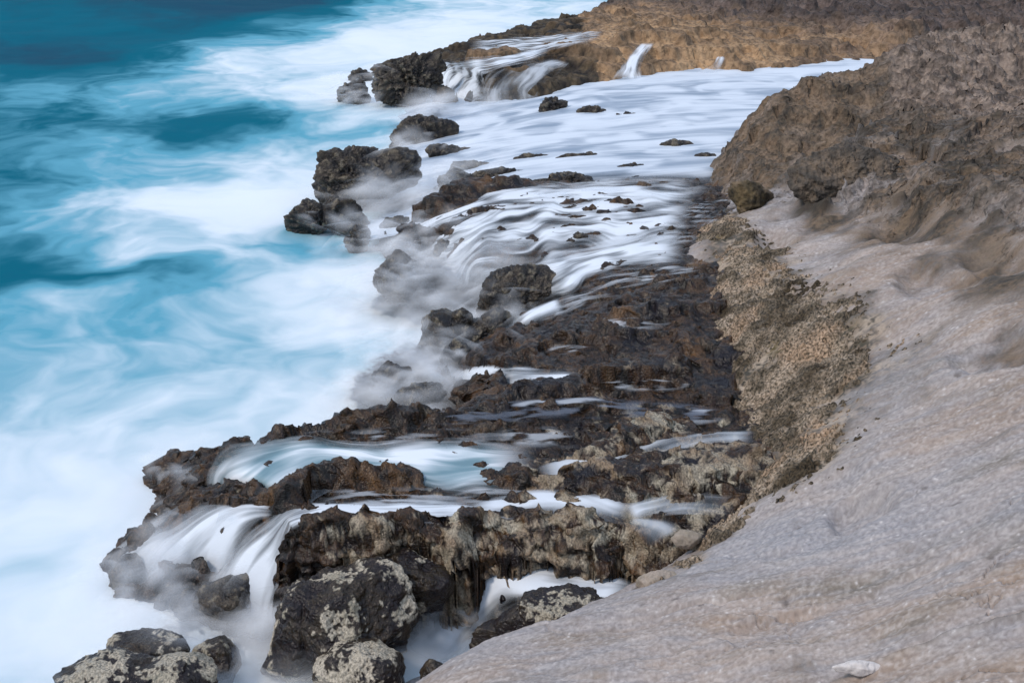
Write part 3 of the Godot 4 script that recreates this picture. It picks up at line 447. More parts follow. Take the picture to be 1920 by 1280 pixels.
# the seaward face of the ledge, from the rim down into the water
func face_mesh() -> ArrayMesh:
	var rim := PackedVector2Array()
	for k in PLATFORM_EDGE.size() / 2 - 1:
		var a := Vector2(PLATFORM_EDGE[k * 2], PLATFORM_EDGE[k * 2 + 1])
		var b := Vector2(PLATFORM_EDGE[k * 2 + 2], PLATFORM_EDGE[k * 2 + 3])
		var n := maxi(2, int(a.distance_to(b) / 0.022))
		for i in n:
			rim.append(a.lerp(b, float(i) / n))
	# a worn outline has no sharp corners
	for turn in 60:
		var soft := rim.duplicate()
		for i in range(1, rim.size() - 1):
			soft[i] = (rim[i - 1] + rim[i] * 2.0 + rim[i + 1]) / 4.0
		rim = soft
	var v := PackedVector3Array()
	var c := PackedColorArray()
	var index := PackedInt32Array()
	var rows := 64
	for i in rim.size():
		var p := rim[i]
		var along := (rim[mini(i + 6, rim.size() - 1)] - rim[maxi(i - 6, 0)]).normalized()
		var out_dir := Vector2(along.y, -along.x)
		if g_edge.at(p.x + 0.2 * out_dir.x, p.y + 0.2 * out_dir.y) > g_edge.at(p.x - 0.2 * out_dir.x, p.y - 0.2 * out_dir.y):
			out_dir = -out_dir
		var warp := 0.25 * noise_mid.get_noise_2d(p.x * 1.3, p.y * 1.3)
		var reach := 0.8 + 0.9 * noise_big.get_noise_2d(p.x * 1.2, p.y * 1.2)
		if p.y > -11.6 and p.x > -2.2:
			reach *= 0.4
		var top := g_platform.at(p.x, p.y) + g_ridges.at(p.x, p.y) - 0.10
		for j in rows + 1:
			var t := float(j) / rows
			var away := warp + reach * (0.5 - sin(asin(1.0 - 2.0 * t) / 3.0)) - 0.10 * (1.0 - smoothstep(0.0, 0.12, t)) + 0.06
			var y := lerpf(top, -0.5, t)
			var q := p + out_dir * away
			var r := ridged(q.x * 1.4, y * 1.8, q.y * 1.4)
			var m := noise_mid.get_noise_3d(q.x * 3.0, y * 3.0, q.y * 3.0)
			var f := noise_fine.get_noise_3d(q.x, y, q.y)
			var pit := pitted_noise(q.x, y, q.y)
			var grit := noise_grit.get_noise_3d(q.x, y, q.y)
			# beds stand out by turns
			var bed := noise_mid.get_noise_3d(q.x * 0.5, y * 6.0, q.y * 0.5)
			q += out_dir * (0.14 * r + 0.11 * m + 0.10 * bed + 0.035 * f + 0.02 * pit + 0.012 * grit)
			var yy := y + 0.03 * m + 0.02 * f
			var wet := g_water_w.at(q.x, q.y)
			if wet > 0.05:
				yy = minf(yy, g_water_y.at(q.x, q.y) - 0.05 + 0.12 * maxf(0.0, m))
			v.append(Vector3(q.x, yy, q.y))
			c.append(platform_tint(q.x, y, q.y, g_pale.at(q.x, q.y), r, m, f, pit, grit))
	for i in rim.size() - 1:
		for j in rows:
			var k := i * (rows + 1) + j
			index.append_array(PackedInt32Array([k, k + 1, k + rows + 1, k + 1, k + rows + 2, k + rows + 1]))
	return array_mesh(v, c, index)

# a crust of pitted, barnacled rock along the foot of the slope
func crust_vertex(x: float, z: float, out: Array) -> void:
	var raw := g_pitted.at(x, z)
	if raw < 0.2:
		out[0] = Vector3(x, -9.0, z)
		return
	cliff_vertex(x, z, out)
	var p: Vector3 = out[0]
	var f := noise_fine.get_noise_3d(x, p.y, z)
	var m := noise_mid.get_noise_3d(x * 2.0, 5.0, z * 2.0)
	var edge := noise_mid.get_noise_3d(x * 1.1, 44.0, z * 1.1) + 0.6 * f
	var gap := noise_mid.get_noise_3d(x * 0.8, 71.0, z * 0.8) + 0.4 * m
	var lift := 0.18 * (raw - 0.66 + 0.60 * edge + 0.35 * gap)
	p.y += clampf(lift, -0.3, 0.05) + 0.03 * noise_grit.get_noise_3d(x * 0.8, p.y, z * 0.8) + 0.03 * f
	out[0] = p
	var tone := noise_mid.get_noise_3d(x * 0.9, 83.0, z * 0.9)
	var col := mixc(Color(0.95, 0.92, 0.90), Color(0.30, 0.29, 0.26), 0.45 + 1.6 * m + 0.7 * f)
	col = mixc(col, Color(0.16, 0.14, 0.10), 3.0 * (tone - 0.12))
	out[1] = mixc(col, Color(1.0, 0.86, 0.76), 2.5 * (-tone - 0.12))

func cliff_vertex(x: float, z: float, out: Array) -> void:
	var h := g_cliff.at(x, z)
	var edge_noise := noise_mid.get_noise_3d(x * 0.9, 4.0, z * 0.9) + 0.5 * noise_fine.get_noise_3d(x * 0.4, 4.0, z * 0.4)
	var pitted := smoothstep(0.12, 0.90, g_pitted.at(x, z) + 0.45 * edge_noise)
	var brown := smoothstep(0.28, 0.78, g_brown.at(x, z) + 0.30 * edge_noise)
	var stain := smoothstep(0.10, 0.90, maxf(g_brown.at(x, z), 0.8 * g_stain.at(x, z)) + 0.55 * edge_noise)
	var crumbly := smoothstep(0.2, 0.8, g_crumbly.at(x, z) + 0.4 * edge_noise)
	# worn flutes run down the slope
	var along := x * 0.97 + z * 0.24
	var across := z * 0.97 - x * 0.24
	var flute := noise_mid.get_noise_3d(along * 0.30, across * 1.1, 3.0)
	var ripple := noise_mid.get_noise_3d(along * 1.3, across * 4.0, 9.0)
	var r := ridged(x * 0.7, h, z * 0.7)
	var big := noise_big.get_noise_2d(x, z)
	var f := noise_fine.get_noise_3d(x, h, z)
	var pit := pitted_noise(x * 0.8, h, z * 0.8)
	var m := noise_mid.get_noise_3d(x * 2.0, 5.0, z * 2.0)
	var grit := noise_grit.get_noise_3d(x, h, z)
	# shallow scoops with a sharp upper lip
	var streak_h := noise_mid.get_noise_3d(along * 1.6, across * 9.0, 33.0)
	var scoop := 0.5 * smoothstep(0.16, 0.60, noise_mid.get_noise_3d(along * 0.5, across * 1.1, 210.0))
	var hollow := smoothstep(0.15, 0.85, g_hollow.at(x, z) + 0.12 * edge_noise)
	var leaf := across * 1.7 + 0.9 * noise_mid.get_noise_3d(along * 0.35, across * 0.5, 300.0) + 0.15 * m
	leaf -= floorf(leaf)
	var layered := clampf(0.25 + 1.6 * noise_big.get_noise_2d(along * 0.6, across * 0.8 + 70.0), 0.0, 0.6) + 0.9 * g_strata.at(x, z)
	h += 0.085 * layered * (smoothstep(0.0, 0.16, leaf) - leaf)
	h -= 0.05 * (1.0 - smoothstep(0.0, 0.02, absf(noise_big.get_noise_2d(along * 0.5 + 0.3 * m, across * 1.3 + 20.0)))) * layered
	h += 0.10 * big + 0.07 * flute + 0.020 * ripple + 0.005 * streak_h + 0.005 * grit - 0.14 * scoop * (1.0 - pitted) - 0.20 * hollow - 0.05 * maxf(0.0, noise_mid.get_noise_3d(along * 0.8, across * 2.4, 260.0))
	h += pitted * (0.08 * r + 0.010 * pit + 0.020 * f - 0.030 * maxf(grit, 0.0) + 0.04 * m)
	h += brown * 0.16
	var block := noise_block.get_noise_2d(x, z * 0.6)
	var crack := 1.0 - smoothstep(0.0, 0.035, absf(noise_big.get_noise_2d(x * 1.1 + 0.4 * m, z * 0.7)))
	var rise := bedded(h + 0.05 * r + 0.24 * block, 0.42, 0.5) - 0.10 * crack
	h = lerpf(h, rise + 0.020 * f + 0.014 * grit + 0.02 * m, brown * (1.0 - crumbly))
	h += crumbly * (0.07 * f + 0.05 * m + 0.13 * r + 0.05 * grit)
	var j := 0.02 + 0.07 * maxf(brown, crumbly) + 0.03 * pitted
	out[0] = Vector3(x + j * noise_mid.get_noise_3d(x * 4.0, z * 4.0, 7.0), h, z + j * noise_mid.get_noise_3d(z * 4.0, x * 4.0, 31.0))
	var tone := noise_mid.get_noise_3d(along * 0.7, across * 1.5, 77.0)
	var sand := mixc(Color(0.45, 0.37, 0.32), Color(0.36, 0.335, 0.335), 0.5 + 1.4 * tone)
	sand = mixc(sand, Color(0.38, 0.275, 0.20), 2.0 * (noise_mid.get_noise_3d(along * 0.4, across * 1.0, 150.0) - 0.04))
	sand = mixc(sand, Color(0.22, 0.185, 0.145), 2.2 * (noise_mid.get_noise_3d(along * 0.6, across * 1.5, 60.0) - 0.18))
	var patch := noise_big.get_noise_2d(along * 0.45 + 11.0, across * 0.6)
	sand = mixc(sand, Color(0.40, 0.30, 0.235), 1.5 * (patch - 0.05))
	sand = mixc(sand, Color(0.355, 0.345, 0.362), 1.5 * (-patch - 0.05))
	var streak := streak_h
	sand = mixc(sand, Color(0.365, 0.352, 0.362), 0.9 * streak)
	sand = mixc(sand, Color(0.62, 0.55, 0.50), -0.7 * streak)
	sand = mixc(sand, Color(0.66, 0.60, 0.56), 0.75 * grit)
	sand = mixc(sand, Color(0.20, 0.17, 0.15), -0.65 * grit)
	sand = mixc(sand, Color(0.74, 0.69, 0.65), 0.7 * smoothstep(0.62, 0.74, grit))
	sand = mixc(sand, Color(0.10, 0.08, 0.07), 0.6 * smoothstep(0.85, 1.1, -pit))
	sand = mixc(sand, Color(0.19, 0.155, 0.12), 0.7 * layered * (1.0 - smoothstep(0.0, 0.30, leaf)) * (0.6 + 1.5 * tone))
	var speck := 0.5 * f + 0.9 * grit + 0.25 * pit + 0.5 * m
	var crust := mixc(mixc(Color(0.46, 0.37, 0.28), Color(0.19, 0.14, 0.095), 0.55 + 1.7 * m), Color(0.06, 0.055, 0.042), smoothstep(-0.16, 0.24, speck))
	crust = mixc(crust, Color(0.17, 0.12, 0.04), 1.6 * (noise_mid.get_noise_3d(x * 1.6, 90.0, z * 1.6) - 0.24))
	var umber := mixc(Color(0.215, 0.15, 0.098), Color(0.065, 0.054, 0.042), 0.5 + 1.2 * r + 0.5 * f + 0.7 * grit + 0.5 * block)
	umber = mixc(umber, Color(0.25, 0.19, 0.14), 1.3 * (noise_mid.get_noise_3d(x * 0.9, 20.0, z * 0.9) - 0.05))
	var rubble := mixc(Color(0.35, 0.27, 0.215), Color(0.10, 0.078, 0.064), 0.45 + 0.7 * pit + 0.6 * f + 0.6 * grit)
	var col := mixc(sand, umber, stain)
	col = mixc(col, crust, pitted)
	out[1] = mixc(col, rubble, crumbly)

# hard crag rock capping the slope and the bluff
func crag_vertex(x: float, z: float, out: Array) -> void:
	var raw := maxf(g_brown.at(x, z), g_crumbly.at(x, z))
	if raw < 0.15:
		out[0] = Vector3(x, -9.0, z)
		return
	cliff_vertex(x, z, out)
	var p: Vector3 = out[0]
	var f := noise_fine.get_noise_3d(x * 0.7, p.y, z * 0.7)
	var edge := noise_mid.get_noise_3d(x * 0.8, 44.0, z * 0.8) + 0.4 * f
	var broken := ridged(x * 1.3, p.y * 2.0, z * 1.3)
	var plate_edge := noise_block.get_noise_2d(x * 1.6 + 5.0, z * 1.1)
	p.y += clampf(0.22 * (raw - 0.52 + 0.5 * edge), -0.3, 0.06) + 0.05 * broken + 0.06 * plate_edge + 0.03 * f + 0.02 * noise_grit.get_noise_3d(x * 0.7, p.y, z * 0.7)
	p.x += 0.05 * noise_mid.get_noise_3d(x * 3.0, p.y * 5.0, z * 3.0)
	p.z += 0.05 * noise_mid.get_noise_3d(z * 3.0, p.y * 5.0, x * 3.0)
	out[0] = p
	out[1] = mixc(out[1] * 1.25, Color(0.07, 0.06, 0.05), 1.6 * (broken - 0.12))

func headland_vertex(x: float, z: float, out: Array) -> void:
	var h := g_headland.at(x, z)
	var r := ridged(x * 0.33, h * 0.5, z * 0.33)
	var big := noise_big.get_noise_2d(x * 0.8 + 50.0, z * 0.8)
	var m := noise_mid.get_noise_3d(x * 0.6, 3.0, z * 0.6)
	var f := noise_mid.get_noise_3d(x * 1.8, h * 1.8, z * 1.8)
	var pit := pitted_noise(x * 0.4, h * 0.4, z * 0.4)
	var high := smoothstep(6.0, 13.0, x + 0.6 * (-z - 40.0) + 3.0 * m)
	h = bedded(h + 0.30 * r + 0.14 * big + 0.12 * m, 0.30, 0.8)
	h += 0.06 * f + 0.02 * pit + 0.06 * noise_fine.get_noise_3d(x * 0.5, h * 0.5, z * 0.5) + high * (0.14 * pit + 0.2 * f)
	var wet_w := g_fall_w.at(x, z)
	if wet_w > 0.01:
		h = lerpf(h, minf(h, g_fall_y.at(x, z) - 0.08 + 0.25 * f + 0.10 * r), wet_w)
	out[0] = Vector3(x + 0.14 * noise_mid.get_noise_3d(x * 2.0, z * 2.0, 7.0), h, z + 0.14 * noise_mid.get_noise_3d(z * 2.0, x * 2.0, 31.0))
	var wet := smoothstep(0.75, 0.35, h + 0.3 * f) if x > 2.4 else smoothstep(1.7, 1.0, h + 0.4 * f)
	var ochre := mixc(Color(0.58, 0.37, 0.205), Color(0.23, 0.15, 0.09), 0.40 + 1.3 * r + 0.9 * f)
	var grey := mixc(Color(0.20, 0.155, 0.14), Color(0.07, 0.06, 0.06), 0.5 + 0.9 * pit + 0.6 * f)
	var col := mixc(ochre, grey, high * 0.9)
	out[1] = mixc(col, mixc(Color(0.035, 0.03, 0.027), Color(0.14, 0.105, 0.065), 0.42 + 1.3 * f), wet)

func bay_vertex(x: float, z: float, out: Array) -> void:
	var swell := noise_soft.get_noise_3d(x * 0.3, 2.0, z * 0.8)
	var h := g_bay.at(x, z) + 0.06 * swell + 0.05
	var bend := noise_big.get_noise_2d(x, z)
	var broad := noise_soft.get_noise_3d(x * 0.16 + 0.8 * bend, 9.0, z * 0.55)
	var streak := 0.75 * broad + 0.45 * noise_mid.get_noise_3d(x * 0.22 + bend, 9.0, z * 1.5) + 0.30 * noise_mid.get_noise_3d(x * 0.42, 30.0, z * 5.0 + bend) + 0.22
	var inside := g_edge.at(x, z)
	out[0] = Vector3(x, h, z)
	var col := mixc(Color(0.69, 0.75, 0.82), Color(0.21, 0.28, 0.37), 0.9 * smoothstep(-0.12, 0.85, streak))
	col.a = smoothstep(0.0, 0.14, h) * (1.0 - smoothstep(-0.3, 1.1, inside + 0.6 * streak) if z > -27.5 else 1.0)
	out[1] = col

# sharpened lumps: the distance from the middle to the outermost of the lobes, roughened
func rock_mesh(lobes: Array, rough: float, n: int, number: int, style: String) -> ArrayMesh:
	var v := PackedVector3Array()
	var c := PackedColorArray()
	var index := PackedInt32Array()
	var mid := Vector3.ZERO
	var count := lobes.size() / 6
	var reach := 0.0
	for k in count:
		mid += Vector3(lobes[k * 6], lobes[k * 6 + 1], lobes[k * 6 + 2]) / count
		reach = maxf(reach, maxf(lobes[k * 6 + 3], lobes[k * 6 + 4]))
	var shift := Vector3(number * 7.3, number * 3.1, number * 5.7)
	var jag := 1.5 if style == "jagged" else 1.0
	# broken faces
	var rng := RandomNumberGenerator.new()
	rng.seed = 900 + number
	var cuts: Array[Vector4] = []
	for k in 20:
		var nrm := Vector3(rng.randfn(), rng.randfn() * 0.9 + 0.15, rng.randfn()).normalized()
		var support := 0.0
		for q in count:
			var centre := Vector3(lobes[q * 6], lobes[q * 6 + 1], lobes[q * 6 + 2]) - mid
			support = maxf(support, centre.dot(nrm) + (Vector3(lobes[q * 6 + 3], lobes[q * 6 + 4], lobes[q * 6 + 5]) * nrm).length())
		cuts.append(Vector4(nrm.x, nrm.y, nrm.z, support * (rng.randf_range(0.56, 0.86) if style in ["mottled", "moss"] else rng.randf_range(0.64, 0.94))))
	for face in 6:
		for j in n + 1:
			for i in n + 1:
				var a := tan((2.0 * i / n - 1.0) * PI / 4.0)
				var b := tan((2.0 * j / n - 1.0) * PI / 4.0)
				var dir: Vector3 = [Vector3(1, a, b), Vector3(-1, b, a), Vector3(b, 1, a), Vector3(a, -1, b), Vector3(a, b, 1), Vector3(b, a, -1)][face].normalized()
				var far := 0.02
				for k in count:
					var radii := Vector3(lobes[k * 6 + 3], lobes[k * 6 + 4], lobes[k * 6 + 5])
					var o := (mid - Vector3(lobes[k * 6], lobes[k * 6 + 1], lobes[k * 6 + 2])) / radii
					var d := dir / radii
					var qa := d.dot(d)
					var qb := o.dot(d)
					var disc := qb * qb - qa * (o.dot(o) - 1.0)
					if disc > 0.0:
						far = maxf(far, (-qb + sqrt(disc)) / qa)
				for cut in cuts:
					var facing := dir.x * cut.x + dir.y * cut.y + dir.z * cut.z
					if facing > 0.05:
						far = minf(far, cut.w / facing)
				var p := mid + dir * far
				var q := p + shift
				var facet := ridged(q.x * 0.9, q.y * 0.9, q.z * 0.9)
				var m := noise_mid.get_noise_3d(q.x * 2.6, q.y * 2.6, q.z * 2.6)
				var f := noise_fine.get_noise_3d(q.x, q.y, q.z)
				var pit := pitted_noise(q.x * 1.2, q.y * 1.2, q.z * 1.2)
				p += dir * (reach * (0.14 * facet + (0.06 if style == "mottled" else 0.09) * m + (0.16 if style in ["mottled", "moss"] else 0.08)) + rough * jag * (0.50 * f + 0.12 * pit + 0.5 * ridged(q.x * 3.0, q.y * 3.0, q.z * 3.0)) + 0.012 * noise_grit.get_noise_3d(q.x, q.y, q.z))
				v.append(p)
				c.append(rock_tint(style, q, facet, m, f, pit))
		var base := face * (n + 1) * (n + 1)
		for j in n:
			for i in n:
				var k := base + j * (n + 1) + i
				index.append_array(PackedInt32Array([k, k + n + 1, k + 1, k + 1, k + n + 1, k + n + 2]))
	# one vertex where faces meet, so that the surface is closed
	var seen := {}
	var map := PackedInt32Array()
	var v2 := PackedVector3Array()
	var c2 := PackedColorArray()
	for i in v.size():
		var key := Vector3i((v[i] * 20000.0).round())
		if not seen.has(key):
			seen[key] = v2.size(); v2.append(v[i]); c2.append(c[i])
		map.append(seen[key])
	for i in index.size():
		index[i] = map[index[i]]
	return array_mesh(v2, c2, index)

func rock_tint(style: String, q: Vector3, facet: float, m: float, f: float, pit: float) -> Color:
	match style:
		"mottled":
			var cover := noise_mid.get_noise_3d(q.x * 1.7 + 9.0, q.y * 1.7, q.z * 1.7) + 0.32 * f + 0.15 * pit + 0.32 * noise_grit.get_noise_3d(q.x, q.y, q.z)
			return mixc(mixc(Color(0.020, 0.014, 0.015), Color(0.055, 0.038, 0.022), 0.4 + 1.2 * m + 0.6 * f), mixc(Color(0.60, 0.52, 0.40), Color(0.42, 0.365, 0.27), 0.5 + facet), smoothstep(0.13, 0.23, cover))
		"moss":
			return mixc(mixc(Color(0.20, 0.145, 0.075), Color(0.055, 0.045, 0.030), 0.5 + 1.4 * m + 0.9 * f), Color(0.27, 0.20, 0.14), 2.0 * (facet - 0.05))
		"bluff":
			return mixc(Color(0.25, 0.185, 0.13), Color(0.10, 0.085, 0.07), 0.5 + 1.2 * facet + 0.6 * f)
		"pale":
			return mixc(Color(0.46, 0.37, 0.30), Color(0.33, 0.28, 0.22), 0.5 + 1.2 * m + 0.5 * f)
		"white":
			return mixc(Color(0.80, 0.74, 0.70), Color(0.62, 0.55, 0.50), 0.5 + m + 0.5 * f)
		"algae":
			return mixc(Color(0.06, 0.04, 0.028), Color(0.13, 0.085, 0.05), 0.5 + m + 0.6 * f)
	return mixc(mixc(Color(0.020, 0.017, 0.016), Color(0.075, 0.055, 0.036), 0.42 + m + 0.8 * f), Color(0.24, 0.20, 0.14), 0.8 * smoothstep(0.15, 0.6, f + 0.3 * pit))

func spline(rows: Array, t: float) -> PackedFloat32Array:
	var n := rows.size() / 6
	var k := clampi(int(t), 0, n - 2)
	var f := t - k
	var out := PackedFloat32Array()
	for q in 6:
		var b: float = rows[k * 6 + q]
		var c: float = rows[k * 6 + 6 + q]
		var a: float = rows[(k - 1) * 6 + q] if k > 0 else 2.0 * b - c
		var d: float = rows[(k + 2) * 6 + q] if k < n - 2 else 2.0 * c - b
		out.append(0.5 * (2.0 * b + (c - a) * f + (2.0 * a - 5.0 * b + 4.0 * c - d) * f * f + (3.0 * b - a - 3.0 * c + d) * f * f * f))
	return out

# running water between two banks; the foam lies in threads along the flow
func water_mesh(rows: Array, alpha: float, number: int, pool: bool) -> ArrayMesh:
	var v := PackedVector3Array()
	var c := PackedColorArray()
	var index := PackedInt32Array()
	var n := rows.size() / 6
	var length := 0.0
	var wide := 0.0
	for k in n - 1:
		length += Vector3(rows[k * 6 + 6] - rows[k * 6], rows[k * 6 + 7] - rows[k * 6 + 1], rows[k * 6 + 8] - rows[k * 6 + 2]).length()
	for k in n:
		wide = maxf(wide, Vector3(rows[k * 6 + 3] - rows[k * 6], rows[k * 6 + 4] - rows[k * 6 + 1], rows[k * 6 + 5] - rows[k * 6 + 2]).length())
	var nu := clampi(int(length / 0.03), 30, 200)
	var nv := clampi(int(wide / 0.011), 30, 170)
	var run := 0.0
	var last := Vector3.ZERO
	for i in nu + 1:
		var t := float(i) / nu * (n - 1)
		var row := spline(rows, t)
		var a := Vector3(row[0], row[1], row[2])
		var b := Vector3(row[3], row[4], row[5])
		var here := (a + b) / 2.0
		if i > 0: run += here.distance_to(last)
		last = here
		var over := (a - b) * (0.28 if alpha > 0.5 else 0.0)
		over.y = 0.0
		a += over; b -= over
		var ends := smoothstep(0.0, 0.10, float(i) / nu) * (1.0 - smoothstep(0.80, 1.0, float(i) / nu))
		for j in nv + 1:
			var s := float(j) / nv
			var bend := 0.13 * noise_soft.get_noise_3d(run * 0.7, s * 1.5, number * 9.0)
			var p := a.lerp(b, s)
			var thread := noise_mid.get_noise_3d((s + bend) * wide * 2.4, run * 0.5, number * 11.0)
			var hair := noise_mid.get_noise_3d((s + bend) * wide * 9.0, run * 0.6, number * 17.0)
			var wash := noise_soft.get_noise_3d(p.x * 1.1, p.z * 1.1, number * 3.0)
			p.y += 0.03 * (1.0 - (2.0 * s - 1.0) ** 2) + 0.008 * thread + 0.03 * wash - 0.01
			var bank := smoothstep(0.0, 0.36, s + 0.18 * thread + 0.06 * hair) * smoothstep(0.0, 0.36, 1.0 - s + 0.18 * thread + 0.06 * hair)
			var foam := clampf((0.80 if alpha > 0.94 else 0.60) + 0.90 * thread + 0.32 * hair + 0.70 * wash, 0.0, 1.0)
			var col := mixc(Color(0.50, 0.58, 0.66), Color(0.80, 0.85, 0.90), 0.2 + foam)
			var al := alpha * bank * ends * (0.10 + 0.90 * foam * (0.4 + 0.6 * foam))
			if pool:
				col = mixc(Color(0.26, 0.43, 0.50) if alpha > 0.7 else Color(0.13, 0.15, 0.19), Color(0.82, 0.87, 0.91), 1.25 * foam - 0.2 if alpha > 0.7 else 1.5 * (foam - 0.72))
				al = bank * ends * (0.62 + 0.36 * foam) * (1.0 if alpha > 0.7 else 0.9)
			if alpha <= 0.5:
				# a film breaks up on rough rock
				al *= smoothstep(-0.12, 0.22, noise_mid.get_noise_3d(p.x * 1.6, number * 5.0, p.z * 4.0) + 0.25 * hair)
			col.a = clampf(al, 0.0, 1.0)
			v.append(p); c.append(col)
	for i in nu:
		for j in nv:
			var k := i * (nv + 1) + j
			index.append_array(PackedInt32Array([k, k + nv + 1, k + 1, k + 1, k + nv + 1, k + nv + 2]))
	# water faces up
	var up := (v[index[2]] - v[index[0]]).cross(v[index[1]] - v[index[0]]).y
	if up < 0.0:
		for t in index.size() / 3:
			var q := index[t * 3]; index[t * 3] = index[t * 3 + 1]; index[t * 3 + 1] = q
	return array_mesh(v, c, index)

# drifting spray: thin soft wisps spread through a volume, dense below and thin above
func mist_mesh(banks: Array, rng: RandomNumberGenerator) -> ArrayMesh:
	var v := PackedVector3Array()
	var c := PackedColorArray()
	var index := PackedInt32Array()
	for bank in banks:
		var where := Vector3(bank[0], bank[1], bank[2])
		var r: float = bank[3]
		for q in int(bank[5]) * 2:
			var p := where + Vector3(rng.randfn(0.0, 0.55) * r, 0.03 + absf(rng.randfn(0.0, 0.5)) * bank[4], rng.randfn(0.0, 0.5) * r)
			var size := rng.randf_range(0.25, 0.6) * r
			var up := Vector3(rng.randfn(0.0, 0.28), 1.0, rng.randfn(0.12, 0.28)).normalized()
			var a := up.cross(Vector3(rng.randfn(), 0.0, rng.randfn())).normalized()
			var b := up.cross(a)
			var thick := rng.randf_range(0.06, 0.24)
			var base := v.size()
			v.append(p + up * size * 0.12); c.append(Color(1.0, 1.0, 1.0, thick))
			for ring in 3:
				for k in 12:
					var t := TAU * k / 12.0
					var s: float = [0.33, 0.66, 1.0][ring]
					v.append(p + (a * cos(t) + b * sin(t) * 0.7) * size * s * (1.0 + 0.2 * sin(3.0 * t + q)) + up * size * 0.12 * (1.0 - s * s))
					c.append(Color(1.0, 1.0, 1.0, thick * [0.75, 0.28, 0.0][ring]))
			for k in 12:
				var k2 := (k + 1) % 12
				index.append_array(PackedInt32Array([base, base + 1 + k2, base + 1 + k]))
				for ring in 2:
					var o := base + 1 + ring * 12
					index.append_array(PackedInt32Array([o + k, o + 12 + k2, o + 12 + k, o + k, o + k2, o + 12 + k2]))
	return array_mesh(v, c, index)

func grain(seed_value: int, frequency: float, octaves: int, stops: Array, size := 512, kind := FastNoiseLite.FRACTAL_FBM) -> NoiseTexture2D:
	var t := NoiseTexture2D.new()
	t.width = size; t.height = size; t.seamless = true; t.seamless_blend_skirt = 0.2; t.generate_mipmaps = false
	t.noise = make_noise(seed_value, frequency, octaves, kind)
	if stops.size():
		var ramp := Gradient.new()
		ramp.offsets = PackedFloat32Array(stops.map(func(s): return s[0]))
		ramp.colors = PackedColorArray(stops.map(func(s): return Color(s[1], s[1], s[1]).linear_to_srgb() if not s[1] is Color else s[1].linear_to_srgb()))
		t.color_ramp = ramp
	return t

func rock_material(called: String, tex: Texture2D, relief: Texture2D, scale: float, depth: float, roughness: float) -> StandardMaterial3D:
	var m := StandardMaterial3D.new()
	m.resource_name = called
	m.vertex_color_use_as_albedo = true
	m.albedo_texture = tex
	m.uv1_triplanar = true; m.uv1_world_triplanar = true
	m.uv1_scale = Vector3.ONE * scale
	m.roughness = roughness
	m.metallic_specular = 0.4
	m.heightmap_enabled = true
	m.heightmap_texture = relief
	m.heightmap_scale = depth
	return m

func foam_texture() -> ImageTexture:
	var size := 1536
	var im := Image.create(size, size, false, Image.FORMAT_RGB8)
	var warp := make_noise(51, 0.16, 4)
	var wisp := make_noise(52, 0.33, 6)
	wisp.fractal_gain = 0.55
	var fleck := make_noise(53, 1.6, 4)
	for j in size:
		var z := -64.0 + 60.0 * (j + 0.5) / size
		for i in size:
			var x := -30.0 + 60.0 * (i + 0.5) / size
			var wx := warp.get_noise_2d(x, z)
			var wz := warp.get_noise_2d(x + 70.0, z - 33.0)
			var f := clampf(g_foam.at(x + 1.5 * wx, z + 2.0 * wz), -0.3, 1.0)
			var s := wisp.get_noise_2d(x * 0.85 + 1.5 * wx, z * 0.62 + 1.5 * wz)
			var t := fleck.get_noise_2d(x * 0.6 + 1.0 * wx, z * 0.7 + 1.0 * wz)
			f += (0.45 * s + 0.16 * t) * (0.26 + 2.2 * maxf(f, 0.0) * (1.0 - f))
			var deep := Color(0.005, 0.128, 0.190)
			var mid := Color(0.125, 0.385, 0.50)
			var col: Color
			if f < 0.0:
				col = deep.lerp(Color(0.016, 0.078, 0.128), smoothstep(0.0, -0.3, f))
			elif f < 0.42:
				col = deep.lerp(mid, smoothstep(0.0, 0.42, f))
			else:
				col = mid.lerp(Color(0.80, 0.86, 0.90), smoothstep(0.34, 1.05, f))
			im.set_pixel(i, j, col.linear_to_srgb())
	return ImageTexture.create_from_image(im)

func sea_mesh() -> ArrayMesh:
	var xs := PackedFloat32Array([-900, -500, -250, -120, -70, -45])
	xs.append_array(steps(-34.0, 16.0, 0.22)); xs.append_array(PackedFloat32Array([30, 60, 120, 250, 500, 900]))
	var zs := PackedFloat32Array([40, 20, 5, 0])
	for z in steps(4.0, 66.0, 0.25): zs.append(-z)
	zs.append_array(PackedFloat32Array([-80, -110, -160, -250, -400, -650, -1000]))
	var v := PackedVector3Array()
	var uv := PackedVector2Array()
	var index := PackedInt32Array()
	for z in zs:
		for x in xs:
			var swell := 0.0
			if absf(x) < 100.0 and z > -100.0:
				swell = 0.16 * noise_soft.get_noise_2d(x * 0.09, z * 0.16) + 0.03 * noise_soft.get_noise_2d(x * 0.35, z * 0.9)
			v.append(Vector3(x, swell - 0.04, z)); uv.append(Vector2((x + 30.0) / 60.0, (z + 64.0) / 60.0))
	var w := xs.size()
	for j in zs.size() - 1:
		for i in w - 1:
			var k := j * w + i
			index.append_array(PackedInt32Array([k, k + w, k + 1, k + 1, k + w, k + w + 1]))
	return array_mesh(v, PackedColorArray(), index, uv)

